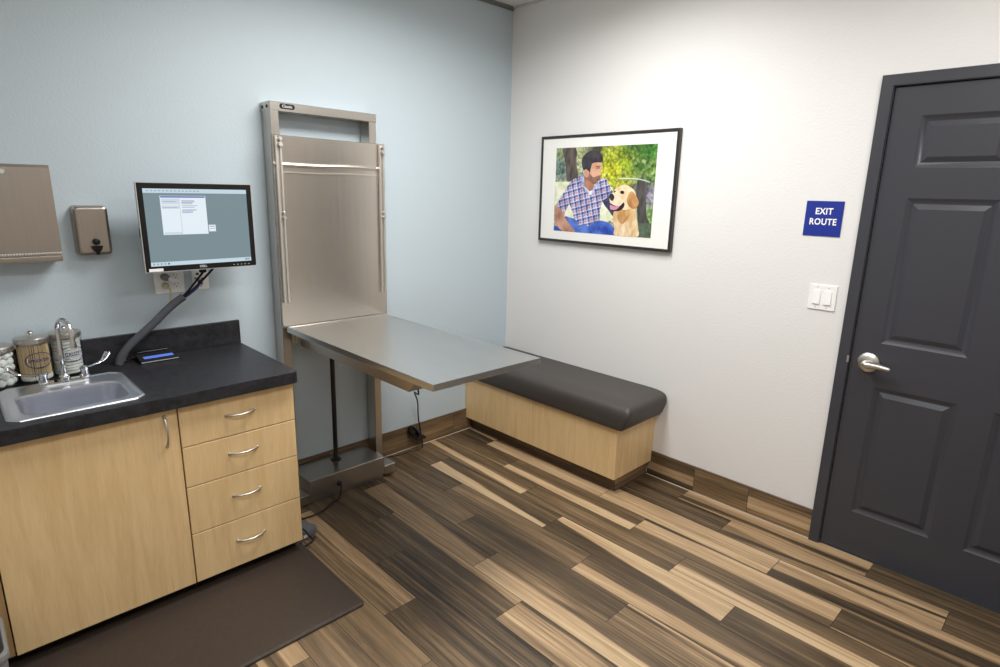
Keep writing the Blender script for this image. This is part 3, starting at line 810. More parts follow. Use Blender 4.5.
# back panel: thin sheet with two shallow horizontal ripples near the top
bm = NB()
pxa, pxb, pz0, pz1 = -1.678, -1.074, .925, 1.842
nx = 24; zl = [pz0 + (1.66 - pz0) * k / 30 for k in range(30)] + [1.66 + .09 * k / 120 for k in range(121)] + [1.75 + (pz1 - 1.75) * k / 8 for k in range(1, 9)]
def rip(x, z):
    u = (x - pxa) / (pxb - pxa)
    zc = 1.714 + .004 * math.tanh((u - .5) * 8) - .004 * u
    r = .0032 * math.exp(-((z - zc) / .0074) ** 2) + .0008 * math.exp(-((z - zc + .036) / .0045) ** 2)
    return -.121 - r
G = [[bm.verts.new((pxa + (pxb - pxa) * i / nx, rip(pxa + (pxb - pxa) * i / nx, z), z)) for i in range(nx + 1)] for z in zl]
for a, b in zip(G, G[1:]):
    for i in range(nx): bm.faces.new((a[i], a[i + 1], b[i + 1], b[i]))
box(bm, pxa, pxb, -.1195, -.1025, pz0, pz1)
box(bm, pxa, pxa + .001, -.121, -.1025, pz0, pz1); box(bm, pxb - .001, pxb, -.121, -.1025, pz0, pz1); box(bm, pxa, pxb, -.121, -.1025, pz1 - .001, pz1)
me_o = part('back_panel', bm, M['steel_panel'], et, 40)
for sx, x in ((-1, -1.654), (1, -1.098)):
    bm = NB()
    box(bm, x - .016, x - .008, -.138, -.1236, 1.056, 1.838); box(bm, x + .004, x + .012, -.138, -.1236, 1.056, 1.822); box(bm, x - .009, x + .005, -.1265, -.1232, 1.057, 1.821)
    rl = part('rail', bm, M['rail'], et, 30, 'slotted metal rail on the back panel')
    for z, r in ((1.824, .009), (1.798, .0115), (1.490, .007), (1.466, .009)):
        bm = NB(); lathe(bm, (x + .003, 0, z), [(r * .5, -.126), (r * .5, -.142), (r, -.143), (r, -.150), (r * .8, -.153), (.0005, -.153)], 'y', 16); part('knob', bm, M['rail'], rl, 40)
# tabletop: shallow tray with raised rim
bm = NB()
ta, tb_, tf, tk, tz = -1.664, -1.093, -1.306, -.128, .934
def tr(i, z, r=.004): return rrect(ta + i, tb_ - i, tf + i, tk - (i if i > 0 else 0), r, z, 3)
loft(bm, [tr(.02, .908), tr(.001, .9075), tr(0, .910), tr(0, tz - .003), tr(.001, tz), tr(.005, tz), tr(.007, tz - .001), tr(.016, tz - .0045), tr(.04, tz - .0050)], True, True)
tt = part('tabletop', bm, M['steel_top'], et, 35)
# support pan beneath the top, front end cut on the slant
bm = NB()
sec = lambda y, zb: [Vector((-1.612, y, .9074)), Vector((-1.596, y, zb)), Vector((-1.142, y, zb)), Vector((-1.126, y, .9074))]
loft(bm, [sec(-.135, .828), sec(-1.062, .828), sec(-1.125, .900)])
part('support_pan', bm, M['steel_dk'], et)
bm = NB(); box(bm, -1.640, -1.600, -.150, -.132, .855, .907); tube(bm, spline([(-1.638, -.150, .862), (-1.640, -.175, .858), (-1.640, -.19, .868), (-1.640, -.19, .895), (-1.640, -.185, .907)], 5), .004, 8); part('bracket', bm, M['steel'], et, 40)
bm = NB(); box(bm, -1.640, -1.618, -.26, -.20, .893, .9074, .003, 1); part('switch', bm, M['black'], et, label='black hand switch under the table edge')
bm = NB(); lathe(bm, (-1.405, -.088, 0), [(.030, .130), (.030, .135), (.020, .139), (.0125, .141), (.0125, .829)], 'z', 20); part('lift_column', bm, M['black_metal'], et, 35, 'black lift column under the tabletop')
bm = NB(); box(bm, -1.640, -1.186, -.237, -.013, .026, .130, .002, 1)
for x in (-1.62, -1.21): lathe(bm, (x, -.237, .115), [(.005, .001), (.005, -.002), (.001, -.003)], 'y', 10)
base_ = part('base_box', bm, M['steel_dk'], et)
bm = NB(); box(bm, -1.1855, -1.112, -.240, -.102, .020, .074, .002, 1); box(bm, -1.700, -1.6405, -.235, -.0125, .004, .055, .002, 1); box(bm, -1.636, -1.19, -.225, -.105, .002, .027); part('floor_bracket', bm, M['steel_dk'], et)
bm = NB(); lathe(bm, (-1.472, -.237, .066), [(.013, .001), (.013, -.006), (.008, -.012), (.006, -.018)], 'y', 14); part('cord_grommet', bm, M['rubber'], base_, 40)
et.rotation_euler = (0, .009, 0); et.location.x -= .005

# ------------------------------------------------------------------ cords
def cord(name, root, label, pts, r=.0042, n=6):
    bm = NB(); tube(bm, spline(pts, n), r, 8); return part(name, bm, M['rubber'], root, 50, label)
bm = NB()
tube(bm, spline([(-1.560, -1.075, .872), (-1.548, -1.082, .868), (-1.535, -1.07, .850), (-1.42, -.88, .76), (-1.20, -.58, .60), (-.98, -.26, .47), (-.86, -.075, .40), (-.815, -.045, .32), (-.807, -.040, .22), (-.80, -.045, .155), (-.79, -.045, .10), (-.782, -.045, .05), (-.79, -.055, .0052), (-.84, -.062, .0052), (-.90, -.052, .0052), (-.96, -.050, .0052), (-1.02, -.03, .006), (-1.075, -.026, .006)], 8), .0044, 8)
pc = part('power_cord', bm, M['rubber'], et, 50, 'black cord hanging from under the table to the floor')
bm = NB()
pts = []
c = Vector((-.815, -.040, .115)); ax = Vector((.058, 0, -.050)); up_ = Vector((.030, 0, .034))
for k in range(97):
    a = 2 * PI * k / 16; j = k / 97
    pts.append(c + ax * math.cos(a) * (.95 + .1 * math.sin(k)) + up_ * math.sin(a) * (.5 + .45 * math.cos(a + 2)) * (.75 + .3 * math.sin(k * .7)) + Vector((0, -.014 * math.sin(k * .9), .006 * math.sin(k * 1.7))))
tube(bm, pts, .0044, 8)
lathe(bm, c + Vector((.006, 0, -.005)), [(.02, -.008), (.021, 0), (.02, .008)], 'x', 12)
part('coil', bm, M['rubber'], pc, 60)
cord('floor_cord', et, 'black cord running on the floor from the table base toward the cabinet', [(-1.477, -.258, .062), (-1.485, -.272, .045), (-1.51, -.29, .012), (-1.56, -.305, .005), (-1.62, -.338, .005), (-1.68, -.352, .005), (-1.735, -.348, .005), (-1.80, -.345, .005), (-1.845, -.34, .005)])
ps = thing('power_strip', 'grey power strip lying on the floor at the right end of the cabinet', 'power strip', (-1.79, -.44, 0))
bm = NB()
prism(bm, [(-1.856, -.395, .001), (-1.762, -.388, .001), (-1.730, -.475, .001), (-1.742, -.492, .001), (-1.790, -.512, .001), (-1.856, -.512, .001)], (0, 0, .030))
bmesh.ops.bevel(bm, geom=bm.edges[:], offset=.004, segments=2, affect='EDGES'); part('housing', bm, M['grey_plastic'], ps)
bm = NB()
for k in range(2): box(bm, -1.845 + k * .03, -1.825 + k * .03, -.5135, -.511, .008, .024, .001, 1)
part('outlet_face', bm, M['plate'], ps)
cord('cord', ps, 'black cord looped beside the strip', [(-1.850, -.30, .020), (-1.845, -.40, .045), (-1.812, -.50, .052), (-1.800, -.528, .03), (-1.785, -.535, .008), (-1.772, -.528, .006), (-1.775, -.54, .014), (-1.800, -.556, .006), (-1.84, -.566, .0055), (-1.88, -.556, .006), (-1.872, -.54, .008), (-1.835, -.53, .006)], .0045)
# ------------------------------------------------------------------ floor mat
bm = NB()
def fr(i, z, r=.02): return rrect(-3.05 + i, -1.838 - i, -1.092 + i, -.533 - i, r, z, 5)
loft(bm, [fr(.002, .0005), fr(0, .002), fr(0.001, .0085), fr(.005, .0130), fr(.011, .0148), fr(.03, .0150), fr(.034, .0150)])
tag(obj('floor_mat', bm, M['mat'], None, 20), 'dark brown rubber anti-fatigue mat on the floor before the cabinet', 'mat')

# ------------------------------------------------------------------ bench
bn = thing('bench', 'maple box bench with dark vinyl cushion in the room corner', 'bench', (-.2, -.62, 0))
bm = NB(); box(bm, -.378, -.0005, -1.242, -.0005, .0895, .385, .0015, 1); part('box', bm, M['maple'], bn)
pk = Planks(); bm = pk.bm
ysm = [-.002, -.30, -.605, -.91, -1.215]
for a, b in zip(ysm, ysm[1:]): pk.add((-.330, a - .001, .0895), (0, 0, -.0805), (0, b - a + .002, 0), (.12, (.3, .6, .3, .6, .2)), 0, .33)
pk.add((-.329, -1.2165, .0895), (0, 0, -.0805), (.316, 0, 0), (.35, (.3, .7, .3, .7, .5)), 0, .33)
box(bm, -.3293, -.0135, -1.2158, -.0125, .001, .0892, mi=1)
tk_ = part('toe_tile', bm, [M['plank'], M['grout']], bn, None, 'wood-look tile toe kick under the bench')
bm = NB(); box(bm, -.3335, -.3305, -1.2205, -.014, .0005, .010); box(bm, -.3335, -.0135, -1.2205, -1.2172, .0005, .010); part('edge_strip', bm, M['edge'], tk_, None, 'thin dark metal strip along the floor')
# cushion: crowned rounded block with a pleated corner
bm = NB()
qx0, qx1, qy0, qy1, qz0, qz1 = -.403, -.004, -1.314, -.004, .3853, .532
nu, nv = 22, 44
def cush(u, v):
    x = qx0 + (qx1 - qx0) * u; y = qy0 + (qy1 - qy0) * v
    return x, y
rings = []
for i, e, z, r in ((.020, .054, 0, .012), (.008, .038, .006, .016), (.001, .022, .028, .018), (0, .009, .06, .02), (.001, .002, .085, .02), (.005, 0, .106, .02), (.013, .003, .122, .02), (.026, .012, .134, .02), (.045, .030, .141, .02), (.08, .06, .146, .02), (.12, .10, .148, .02)):
    rings.append(rrect(qx0 + i, qx1 - i * .03, qy0 + e, qy1 - i * .03, r, qz0 + z, 10))
loft(bm, rings)
cu = part('cushion', bm, M['vinyl'], bn, 60, 'dark brown-grey vinyl cushion')
bm = NB()
for k, (dx, dz) in enumerate(((0, 0), (.012, -.007))):
    tube(bm, spline([(qx0 + .060 + dx, qy0 + .012, qz1 - .022 + dz), (qx0 + .036 + dx, qy0 + .004, qz1 - .032 + dz), (qx0 + .014 + dx, qy0 + .010 - dx * .4, qz1 - .046 + dz), (qx0 + .006 + dx * .4, qy0 + .022, qz1 - .064 + dz)], 5), [.002] * 4 + [.005] * 8 + [.002] * 4, 8)
part('corner_pleat', bm, M['vinyl'], cu, 60)

# ------------------------------------------------------------------ framed picture
pic = thing('framed_picture', 'black-framed photo of a man in a plaid shirt with a golden dog', 'picture', (0, -.785, 1.31))
fy0, fy1, fz0, fz1 = -.3020, -1.2550, 1.3095, 1.9455
bm = NB()
def pr(i, x): return [Vector((x, y, z)) for y, z in ((fy0 - i, fz0 + i), (fy1 + i, fz0 + i), (fy1 + i, fz1 - i), (fy0 - i, fz1 - i))]
loft(bm, [pr(0, -.001), pr(0, -.024), pr(.0015, -.026), pr(.0145, -.026), pr(.016, -.0245), pr(.016, -.019)], False, False)
part('frame', bm, M['frame'], pic, 20)
bm = NB(); loft(bm, [pr(.0150, -.002), pr(.0150, -.0210)], True, True); part('mat_board', bm, M['matboard'], pic, None, 'white mat board')
PHOTO = {
 'trunk_a': [(0.072,0.992),(0.21,0.994),(0.227,0.813),(0.251,0.657),(0.201,0.62),(0.15,0.602),(0.128,0.631),(0.106,0.815)],
 'ground': [(0.0,0.6),(0.15,0.602),(0.26,0.649),(0.614,0.542),(0.647,0.225),(0.589,0.151),(0.223,0.163),(0.009,0.207)],
 'trunk_b': [(0.84,0.61),(0.912,0.61),(0.932,0.414),(0.949,0.245),(0.979,0.153),(0.888,0.145),(0.86,0.291)],
 'grassdark': [(0.833,0.153),(0.998,0.163),(0.998,0.002),(0.855,0.002)],
 'arc': [(0.67,0.643),(0.773,0.647),(0.86,0.637),(0.949,0.608),(0.95,0.6),(0.861,0.627),(0.773,0.635),(0.67,0.633)],
 'arm_far': [(0.528,0.452),(0.609,0.508),(0.638,0.367),(0.66,0.227),(0.641,0.207),(0.59,0.277),(0.529,0.363)],
 'shirt': [(0.288,0.681),(0.184,0.62),(0.135,0.536),(0.07,0.412),(0.018,0.319),(0.104,0.237),(0.13,0.251),(0.17,0.339),(0.19,0.293),(0.231,0.163),(0.267,0.137),(0.288,0.048),(0.328,0.112),(0.377,0.082),(0.428,0.116),(0.501,0.159),(0.501,0.289),(0.525,0.39),(0.61,0.464),(0.584,0.568),(0.555,0.618),(0.506,0.651),(0.455,0.608),(0.409,0.5),(0.391,0.458),(0.323,0.554),(0.311,0.675)],
 'jeans': [(0.123,0.181),(0.196,0.171),(0.231,0.163),(0.267,0.137),(0.288,0.048),(0.328,0.112),(0.377,0.082),(0.428,0.116),(0.501,0.159),(0.589,0.141),(0.641,0.096),(0.668,0.002),(0.23,0.002),(0.191,0.074)],
 'jeans_b': [(0.007,0.06),(0.047,0.056),(0.122,0.004),(0.007,0.002)],
 'forearm': [(0.018,0.319),(0.104,0.237),(0.13,0.249),(0.123,0.179),(0.2,0.074),(0.244,0.002),(0.122,0.002),(0.044,0.056),(0.007,0.139),(0.002,0.245)],
 'neck': [(0.328,0.671),(0.404,0.594),(0.428,0.568),(0.407,0.496),(0.38,0.476),(0.323,0.554),(0.313,0.635)],
 'tee': [(0.323,0.554),(0.38,0.492),(0.409,0.508),(0.404,0.458),(0.393,0.446),(0.352,0.494)],
 'collar': [(0.288,0.681),(0.313,0.699),(0.323,0.556),(0.386,0.464),(0.348,0.484),(0.285,0.584)],
 'collar_b': [(0.434,0.576),(0.455,0.604),(0.478,0.586),(0.414,0.458),(0.404,0.476)],
 'face': [(0.394,0.809),(0.441,0.821),(0.491,0.823),(0.487,0.789),(0.496,0.733),(0.485,0.713),(0.482,0.663),(0.461,0.608),(0.434,0.578),(0.404,0.584),(0.356,0.645),(0.338,0.675),(0.366,0.711),(0.377,0.747)],
 'beard': [(0.366,0.707),(0.387,0.681),(0.414,0.653),(0.45,0.667),(0.478,0.675),(0.485,0.651),(0.462,0.604),(0.434,0.576),(0.401,0.584),(0.353,0.645),(0.345,0.671)],
 'lips': [(0.451,0.649),(0.479,0.653),(0.477,0.641),(0.454,0.637)],
 'brow': [(0.433,0.777),(0.475,0.783),(0.482,0.776),(0.436,0.771)],
 'eye_m': [(0.441,0.761),(0.47,0.765),(0.471,0.755),(0.445,0.753)],
 'ear_m': [(0.311,0.735),(0.33,0.749),(0.362,0.723),(0.369,0.699),(0.359,0.659),(0.336,0.655),(0.318,0.689)],
 'hair': [(0.285,0.811),(0.287,0.865),(0.319,0.922),(0.367,0.954),(0.427,0.952),(0.477,0.922),(0.502,0.867),(0.492,0.823),(0.441,0.821),(0.397,0.809),(0.38,0.747),(0.373,0.705),(0.359,0.727),(0.335,0.749),(0.308,0.735),(0.294,0.771)],
 'dogbody': [(0.644,0.279),(0.634,0.171),(0.658,0.082),(0.668,0.002),(0.877,0.002),(0.882,0.102),(0.861,0.205),(0.845,0.307),(0.821,0.339),(0.688,0.317)],
 'dogchest': [(0.667,0.281),(0.696,0.159),(0.743,0.143),(0.797,0.235),(0.821,0.323),(0.732,0.335)],
 'doghead': [(0.617,0.482),(0.648,0.538),(0.701,0.566),(0.748,0.568),(0.797,0.536),(0.834,0.486),(0.848,0.376),(0.807,0.319),(0.742,0.293),(0.688,0.317),(0.641,0.335),(0.599,0.365),(0.591,0.446)],
 'dogmuzzle': [(0.594,0.454),(0.633,0.474),(0.696,0.432),(0.73,0.371),(0.687,0.337),(0.641,0.335),(0.599,0.376)],
 'mouth': [(0.599,0.361),(0.64,0.341),(0.694,0.337),(0.729,0.376),(0.739,0.339),(0.708,0.289),(0.644,0.275),(0.603,0.295)],
 'tongue': [(0.6,0.345),(0.641,0.331),(0.692,0.335),(0.665,0.297),(0.628,0.289),(0.604,0.299)],
 'nose': [(0.587,0.462),(0.617,0.47),(0.637,0.434),(0.623,0.392),(0.597,0.406)],
 'eye_d': [(0.689,0.492),(0.706,0.508),(0.728,0.496),(0.723,0.472),(0.704,0.47)],
 'eye_d2': [(0.626,0.494),(0.64,0.508),(0.647,0.492),(0.633,0.482)],
 'dogear': [(0.766,0.462),(0.799,0.502),(0.844,0.448),(0.87,0.373),(0.84,0.313),(0.793,0.325),(0.759,0.386)],
}
def print_mat(name, col, col2=None, sc=30, stretch=(1, 1, 1), lo=.35, hi=.65):
    t = NT('print_' + name); t.set(Roughness=.35)
    nz = t.noise(t.coord(stretch), sc, 3)
    t.l(t.ramp(nz, [(lo, col), (hi, col2 or col)]), t.b.inputs['Base Color']); return t.m
def plaid():
    t = NT('print_plaid'); t.set(Roughness=.35)
    tc = t.n('ShaderNodeTexCoord'); mp = t.n('ShaderNodeMapping'); mp.inputs['Rotation'].default_value = (.25, 0, 0); t.l(tc.outputs['Object'], mp.inputs['Vector'])
    sx = t.n('ShaderNodeSeparateXYZ'); t.l(mp.outputs[0], sx.inputs[0])
    def stripes(v, per, wd, off):
        f = t.math('FRACT', t.math('ADD', t.math('DIVIDE', v, per), off + 20)); return t.math('LESS_THAN', f, wd)
    y, z = sx.outputs[1], sx.outputs[2]
    def mix(f, a, b):
        o = t.n('ShaderNodeMix'); o.data_type = 'RGBA'; t.l(f, o.inputs[0])
        for i, v in ((6, a), (7, b)):
            if isinstance(v, tuple): o.inputs[i].default_value = v
            else: t.l(v, o.inputs[i])
        return o.outputs[2]
    h = t.math('MULTIPLY', t.math('ADD', stripes(y, .040, .5, 0), stripes(z, .036, .42, .3)), .5)
    c = t.ramp(h, [(0, rgb(206, 214, 232)), (.5, rgb(100, 124, 190)), (1, rgb(44, 60, 130))])
    c = mix(t.math('MAXIMUM', stripes(y, .040, .09, .3), stripes(z, .036, .09, .6)), c, rgb(190, 70, 84))
    c = mix(t.math('MAXIMUM', stripes(y, .040, .08, .62), stripes(z, .036, .08, .95)), c, rgb(238, 238, 244))
    fold = t.ramp(t.noise(t.coord((1, 1, .6)), 16, 2), [(.38, (.62, .62, .68, 1)), (.6, (1, 1, 1, 1))])
    mm = t.n('ShaderNodeMix'); mm.data_type = 'RGBA'; mm.blend_type = 'MULTIPLY'; mm.inputs[0].default_value = 1
    t.l(c, mm.inputs[6]); t.l(fold, mm.inputs[7]); t.l(mm.outputs[2], t.b.inputs['Base Color']); return t.m
def backdrop():
    t = NT('print_foliage'); t.set(Roughness=.35)
    a = t.n('ShaderNodeAttribute', attribute_name='hue')
    vo = t.n('ShaderNodeTexVoronoi'); vo.inputs['Scale'].default_value = 60; t.l(t.coord(), vo.inputs['Vector'])
    nz = t.noise(t.coord(), 26, 3, .6)
    v = t.math('ADD', t.math('MULTIPLY', t.math('SUBTRACT', .6, vo.outputs['Distance']), .9), t.math('MULTIPLY', t.math('SUBTRACT', nz, .5), 1.6))
    f = t.math('MAXIMUM', t.math('ADD', v, .55), .12)
    o = t.n('ShaderNodeMix'); o.data_type = 'RGBA'; o.blend_type = 'MULTIPLY'; o.inputs[0].default_value = 1
    t.l(a.outputs['Color'], o.inputs[6]); g = t.n('ShaderNodeCombineColor')
    for k in range(3): t.l(f, g.inputs[k])
    t.l(g.outputs[0], o.inputs[7])
    v2 = t.n('ShaderNodeTexVoronoi'); v2.inputs['Scale'].default_value = 34; t.l(t.coord(), v2.inputs['Vector'])
    n2 = t.noise(t.coord(), 9, 2)
    spot = t.math('MULTIPLY', t.math('MULTIPLY', t.math('SUBTRACT', .42, v2.outputs['Distance']), 5.0, True), t.math('MULTIPLY', t.math('SUBTRACT', n2, .48), 6.0, True))
    o2 = t.n('ShaderNodeMix'); o2.data_type = 'RGBA'; t.l(t.math('MULTIPLY', spot, .4), o2.inputs[0]); t.l(o.outputs[2], o2.inputs[6]); o2.inputs[7].default_value = rgb(236, 238, 170)
    t.l(o2.outputs[2], t.b.inputs['Base Color']); return t.m
LAY = [
 ('ground', print_mat('ground', rgb(206, 214, 170), rgb(236, 236, 220), 25)), ('trunk_a', print_mat('trunk', rgb(62, 54, 50), rgb(104, 92, 84), 40, (1, 1, .3))),
 ('trunk_b', print_mat('trunk_dark', rgb(58, 60, 56), rgb(86, 82, 84), 40, (1, 1, .3))), ('grassdark', print_mat('grass_dark', rgb(58, 84, 56), rgb(98, 110, 96), 40)),
 ('arc', print_mat('arc', rgb(206, 220, 200))), ('arm_far', print_mat('arm_far', rgb(34, 36, 62), rgb(70, 74, 110), 60)),
 ('jeans_b', print_mat('jeans_b', rgb(44, 76, 170))), ('jeans', print_mat('jeans', rgb(34, 64, 158), rgb(92, 128, 216), 14)),
 ('forearm', print_mat('forearm', rgb(150, 104, 84), rgb(206, 160, 136), 12)), ('shirt', plaid()), ('neck', print_mat('neck', rgb(150, 100, 78), rgb(180, 128, 102), 20)),
 ('tee', print_mat('tee', rgb(228, 230, 238))), ('collar', print_mat('collar', rgb(104, 126, 184), rgb(190, 200, 226), 60)), ('collar_b', print_mat('collar_b', rgb(110, 130, 186), rgb(200, 206, 228), 60)),
 ('face', print_mat('face', rgb(190, 138, 112), rgb(222, 174, 148), 14)), ('beard', print_mat('beard', rgb(112, 80, 68), rgb(150, 108, 90), 60)), ('lips', print_mat('lips', rgb(150, 84, 80))),
 ('brow', print_mat('brow', rgb(54, 42, 40))), ('eye_m', print_mat('eye_m', rgb(50, 38, 36))), ('ear_m', print_mat('ear_m', rgb(196, 142, 118), rgb(214, 164, 140), 30)), ('hair', print_mat('hair', rgb(36, 34, 40), rgb(70, 66, 72), 18)),
 ('dogbody', print_mat('dogbody', rgb(208, 172, 124), rgb(242, 226, 196), 26, (1, 1, .5))), ('dogchest', print_mat('dogchest', rgb(180, 132, 78), rgb(222, 184, 130), 30, (1, 1, .5))),
 ('doghead', print_mat('doghead', rgb(222, 188, 142), rgb(244, 224, 192), 20)), ('dogmuzzle', print_mat('dogmuzzle', rgb(226, 204, 172), rgb(240, 226, 200), 30)), ('dogear', print_mat('dogear', rgb(164, 112, 64), rgb(222, 176, 118), 24, (1, 1, .5))),
 ('mouth', print_mat('mouth', rgb(44, 30, 34))), ('tongue', print_mat('tongue', rgb(206, 140, 168))), ('nose', print_mat('nose', rgb(44, 40, 46))), ('eye_d', print_mat('eye_d', rgb(26, 22, 24))), ('eye_d2', print_mat('eye_d2', rgb(40, 32, 30))),
]
PY, PZ, PW, PH = -.4264, 1.3768, .7027, .4963
bm = NB(); hue = bm.loops.layers.float_color.new('hue')
CTL = [(0, 1, (150, 168, 120)), (.05, .75, (120, 150, 140)), (.25, .95, (190, 200, 150)), (.27, .72, (214, 222, 180)), (0, .5, (220, 226, 200)), (.45, .98, (70, 66, 52)), (.55, .92, (200, 214, 60)), (.58, .75, (226, 226, 40)),
       (.66, .6, (210, 220, 70)), (.72, .82, (170, 196, 50)), (.8, .98, (80, 130, 50)), (.85, .8, (84, 132, 60)), (.95, .95, (70, 140, 50)), (1, .7, (130, 176, 80)), (.97, .45, (176, 170, 190)), (1, .25, (150, 190, 110)), (.9, .5, (100, 96, 110)), (.6, .3, (226, 230, 200)), (.3, .3, (220, 224, 200))]
def hue_at(u, v):
    s = [0, 0, 0]; w = 0
    for a, b, c in CTL:
        k = 1 / ((u - a) ** 2 + (v - b) ** 2 + .003) ** 2
        w += k
        for i in range(3): s[i] += k * lin(c[i] / 255)
    return tuple(x / w for x in s) + (1,)
NU, NV = 30, 22
gv = [[bm.verts.new((-.0214, PY - PW * i / NU, PZ + PH * j / NV)) for i in range(NU + 1)] for j in range(NV + 1)]
for j in range(NV):
    for i in range(NU):
        f = bm.faces.new((gv[j][i], gv[j][i + 1], gv[j + 1][i + 1], gv[j + 1][i]))
        for lp in f.loops:
            lp[hue] = hue_at((PY - lp.vert.co.y) / PW, (lp.vert.co.z - PZ) / PH)
mats = [backdrop()]
def smooth_poly(P, n=4):
    N = len(P); out = []
    for i in range(N):
        a, b, c, d = (Vector(P[(i + k) % N]) for k in (-1, 0, 1, 2))
        for k in range(n):
            t = k / n
            q = .5 * ((2 * b) + (c - a) * t + (2 * a - 5 * b + 4 * c - d) * t * t + (3 * b - a - 3 * c + d) * t ** 3)
            out.append((min(max(q.x, .001), .999), min(max(q.y, .001), .999)))
    return out
from mathutils.geometry import tessellate_polygon
for k, (nm, m) in enumerate(LAY):
    mats.append(m); x = -.0216 - .00005 * k
    P = PHOTO[nm]
    if nm not in ('shirt', 'grassdark', 'ground', 'jeans_b', 'tee', 'collar', 'collar_b'): P = smooth_poly(P)
    vs = [bm.verts.new((x, PY - PW * u, PZ + PH * v)) for u, v in P]
    for tri in tessellate_polygon([[Vector((u, v, 0)) for u, v in P]]):
        try: f = bm.faces.new([vs[q] for q in tri]); f.material_index = k + 1
        except ValueError: pass
for f in bm.faces:
    f.normal_update()
    if f.normal.x > 0: f.normal_flip()
me = bpy.data.meshes.new('photo_print')
bmesh.ops.translate(bm, verts=bm.verts[:], vec=-Vector(pic.location)); bm.to_mesh(me); bm.free()
o = bpy.data.objects.new('photo_print', me); COL.objects.link(o); o.parent = pic
for m in mats: me.materials.append(m)
o['label'] = 'colour photograph of a man in a plaid shirt beside a golden dog outdoors'

# ------------------------------------------------------------------ exit sign and light switch
sg = thing('exit_sign', 'square blue EXIT ROUTE sign on the white wall beside the door', 'sign', (0, -1.982, 1.52))
bm = NB(); box(bm, -.004, -.0005, -2.0595, -1.9050, 1.4455, 1.5985, .001, 1); part('panel', bm, M['sign_blue'], sg)
for w, z in (('EXIT', 1.5500), ('ROUTE', 1.5045)):
    tb = text_mesh(w, .0385, .0009, .0003, spacing=1.08)
    for v in tb.verts: v.co.x *= .86
    bmesh.ops.transform(tb, matrix=Matrix.Translation((-.0043, -1.9822, z + .003)) @ ON_RIGHT, verts=tb.verts[:]); part('lettering', tb, M['letter'], sg, None, 'white word ' + w)
sw = thing('light_switch', 'white double rocker light switch plate between sign and door lever', 'light switch', (0, -2.027, 1.174))
bm = NB()
def yr(y0, y1, z0, z1, r, x): return [Vector((x, p.x, p.y)) for p in rrect(y0, y1, z0, z1, r, 0, 4)]
loft(bm, [yr(-2.0850, -1.9690, 1.1165, 1.2320, .004, -.0005), yr(-2.0850, -1.9690, 1.1165, 1.2320, .004, -.003), yr(-2.0825, -1.9715, 1.119, 1.2295, .003, -.006)])
pl = part('plate', bm, M['plate'], sw)
for y in (-2.050, -2.004):
    bm = NB(); box(bm, -.0075, -.005, y - .0165, y + .0165, 1.141, 1.2075, .0008, 1)
    prism(bm, [(-.0070, y + .0140, 1.1440), (-.0070, y + .0140, 1.2045), (-.0085, y + .0140, 1.2045), (-.0125, y + .0140, 1.1440)], (0, -.028, 0))
    part('rocker', bm, M['plate'], sw, 20)
bm = NB()
for y in (-2.050, -2.004):
    for z in (1.2190, 1.1290): lathe(bm, (0, y, z), [(.0028, -.0055), (.0028, -.0067), (.001, -.007)], 'x', 10)
part('screw', bm, M['silver'], sw, 40)

# ------------------------------------------------------------------ pale bin at the far left
bi = thing('waste_bin', 'pale grey plastic bin edge at the left end of the cabinet', 'bin', (-3.0, -.74, 0))
bm = NB()
def bb(i, z, r=.03): return rrect(-3.13 + i, -2.8855 - i, -.86 + i, -.625 - i, r, z, 6)
loft(bm, [bb(.02, .0155), bb(.018, .02), bb(.006, .225), bb(.001, .235), bb(0, .24), bb(.0, .255), bb(.003, .26), bb(.010, .26), bb(.011, .25), bb(.025, .03)])
part('body', bm, M['bin'], bi, 40)

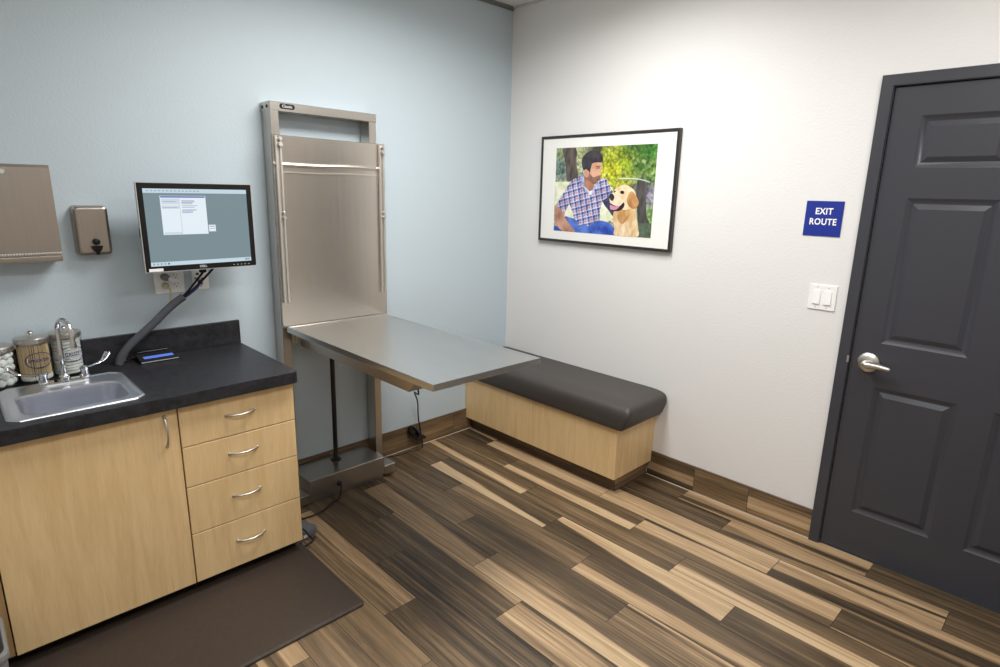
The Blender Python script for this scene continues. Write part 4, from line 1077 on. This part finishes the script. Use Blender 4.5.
# ------------------------------------------------------------------ ceiling light (the room's lamp), added fill lights and camera
def troffer(cx, cy, watts, label, lx=1.2, ly=.6, tint=(1.0, .99, .97)):
    cl = thing('ceiling_or_fill_light', label, 'ceiling light', (cx, cy, H))
    bm = NB(); z = H - .001
    loft(bm, [rrect(cx - lx / 2 - .02, cx + lx / 2 + .02, cy - ly / 2 - .02, cy + ly / 2 + .02, .004, z, 2), rrect(cx - lx / 2 - .02, cx + lx / 2 + .02, cy - ly / 2 - .02, cy + ly / 2 + .02, .004, z - .014, 2),
              rrect(cx - lx / 2, cx + lx / 2, cy - ly / 2, cy + ly / 2, .004, z - .014, 2), rrect(cx - lx / 2, cx + lx / 2, cy - ly / 2, cy + ly / 2, .004, z - .006, 2)], False, False)
    part('frame', bm, M['plate'], cl)
    bm = NB(); bm.faces.new([bm.verts.new(p) for p in rrect(cx - lx / 2, cx + lx / 2, cy - ly / 2, cy + ly / 2, .004, z - .008, 2)]); part('diffuser', bm, M['lamp'], cl, None)
    L = bpy.data.lights.new('lamp', 'AREA'); L.shape = 'RECTANGLE'; L.size = lx - .02; L.size_y = ly - .02; L.energy = watts; L.spread = 2.85; L.color = tint
    lo = bpy.data.objects.new('lamp', L); COL.objects.link(lo); lo.parent = cl; lo.location = (0, 0, -.016)
troffer(-1.25, -1.18, 37, 'rectangular ceiling light above the exam table end')
troffer(-1.2, -2.75, 12, 'added rectangular fill light at the ceiling before the door')  # unseen fixture added as fill to even out the walls and front
troffer(-2.75, -2.6, 11, 'added cool fill light at the ceiling toward the room entrance', tint=(.82, .91, 1.0))  # added cool fill, stands in for bluish ambient from behind the camera

cam = bpy.data.cameras.new('camera'); co = bpy.data.objects.new('camera', cam); COL.objects.link(co)
Rv = Vector((0.71900435, -0.69470795, 0.02033753)); Uv = Vector((0.14945993, 0.18313237, 0.97166057)); Fv = Vector((0.67874478, 0.69558853, -0.23550397))
mw = Matrix((( Rv.x, Uv.x, -Fv.x, -2.88183623), (Rv.y, Uv.y, -Fv.y, -2.89416903), (Rv.z, Uv.z, -Fv.z, 1.61231649), (0, 0, 0, 1)))
co.matrix_world = mw
cam.sensor_width = 36; cam.lens = 587.9294 * 36 / 1000; cam.clip_start = .02
SC.camera = co
w = bpy.data.worlds.new('world'); SC.world = w; w.use_nodes = True
w.node_tree.nodes['Background'].inputs[0].default_value = (.5, .55, .6, 1); w.node_tree.nodes['Background'].inputs[1].default_value = .05
vs = SC.view_settings
SC.display_settings.display_device = 'sRGB'
vs.view_transform = 'Standard'; vs.look = 'None'; vs.gamma = 1; vs.use_curve_mapping = False; vs.exposure = 0.1
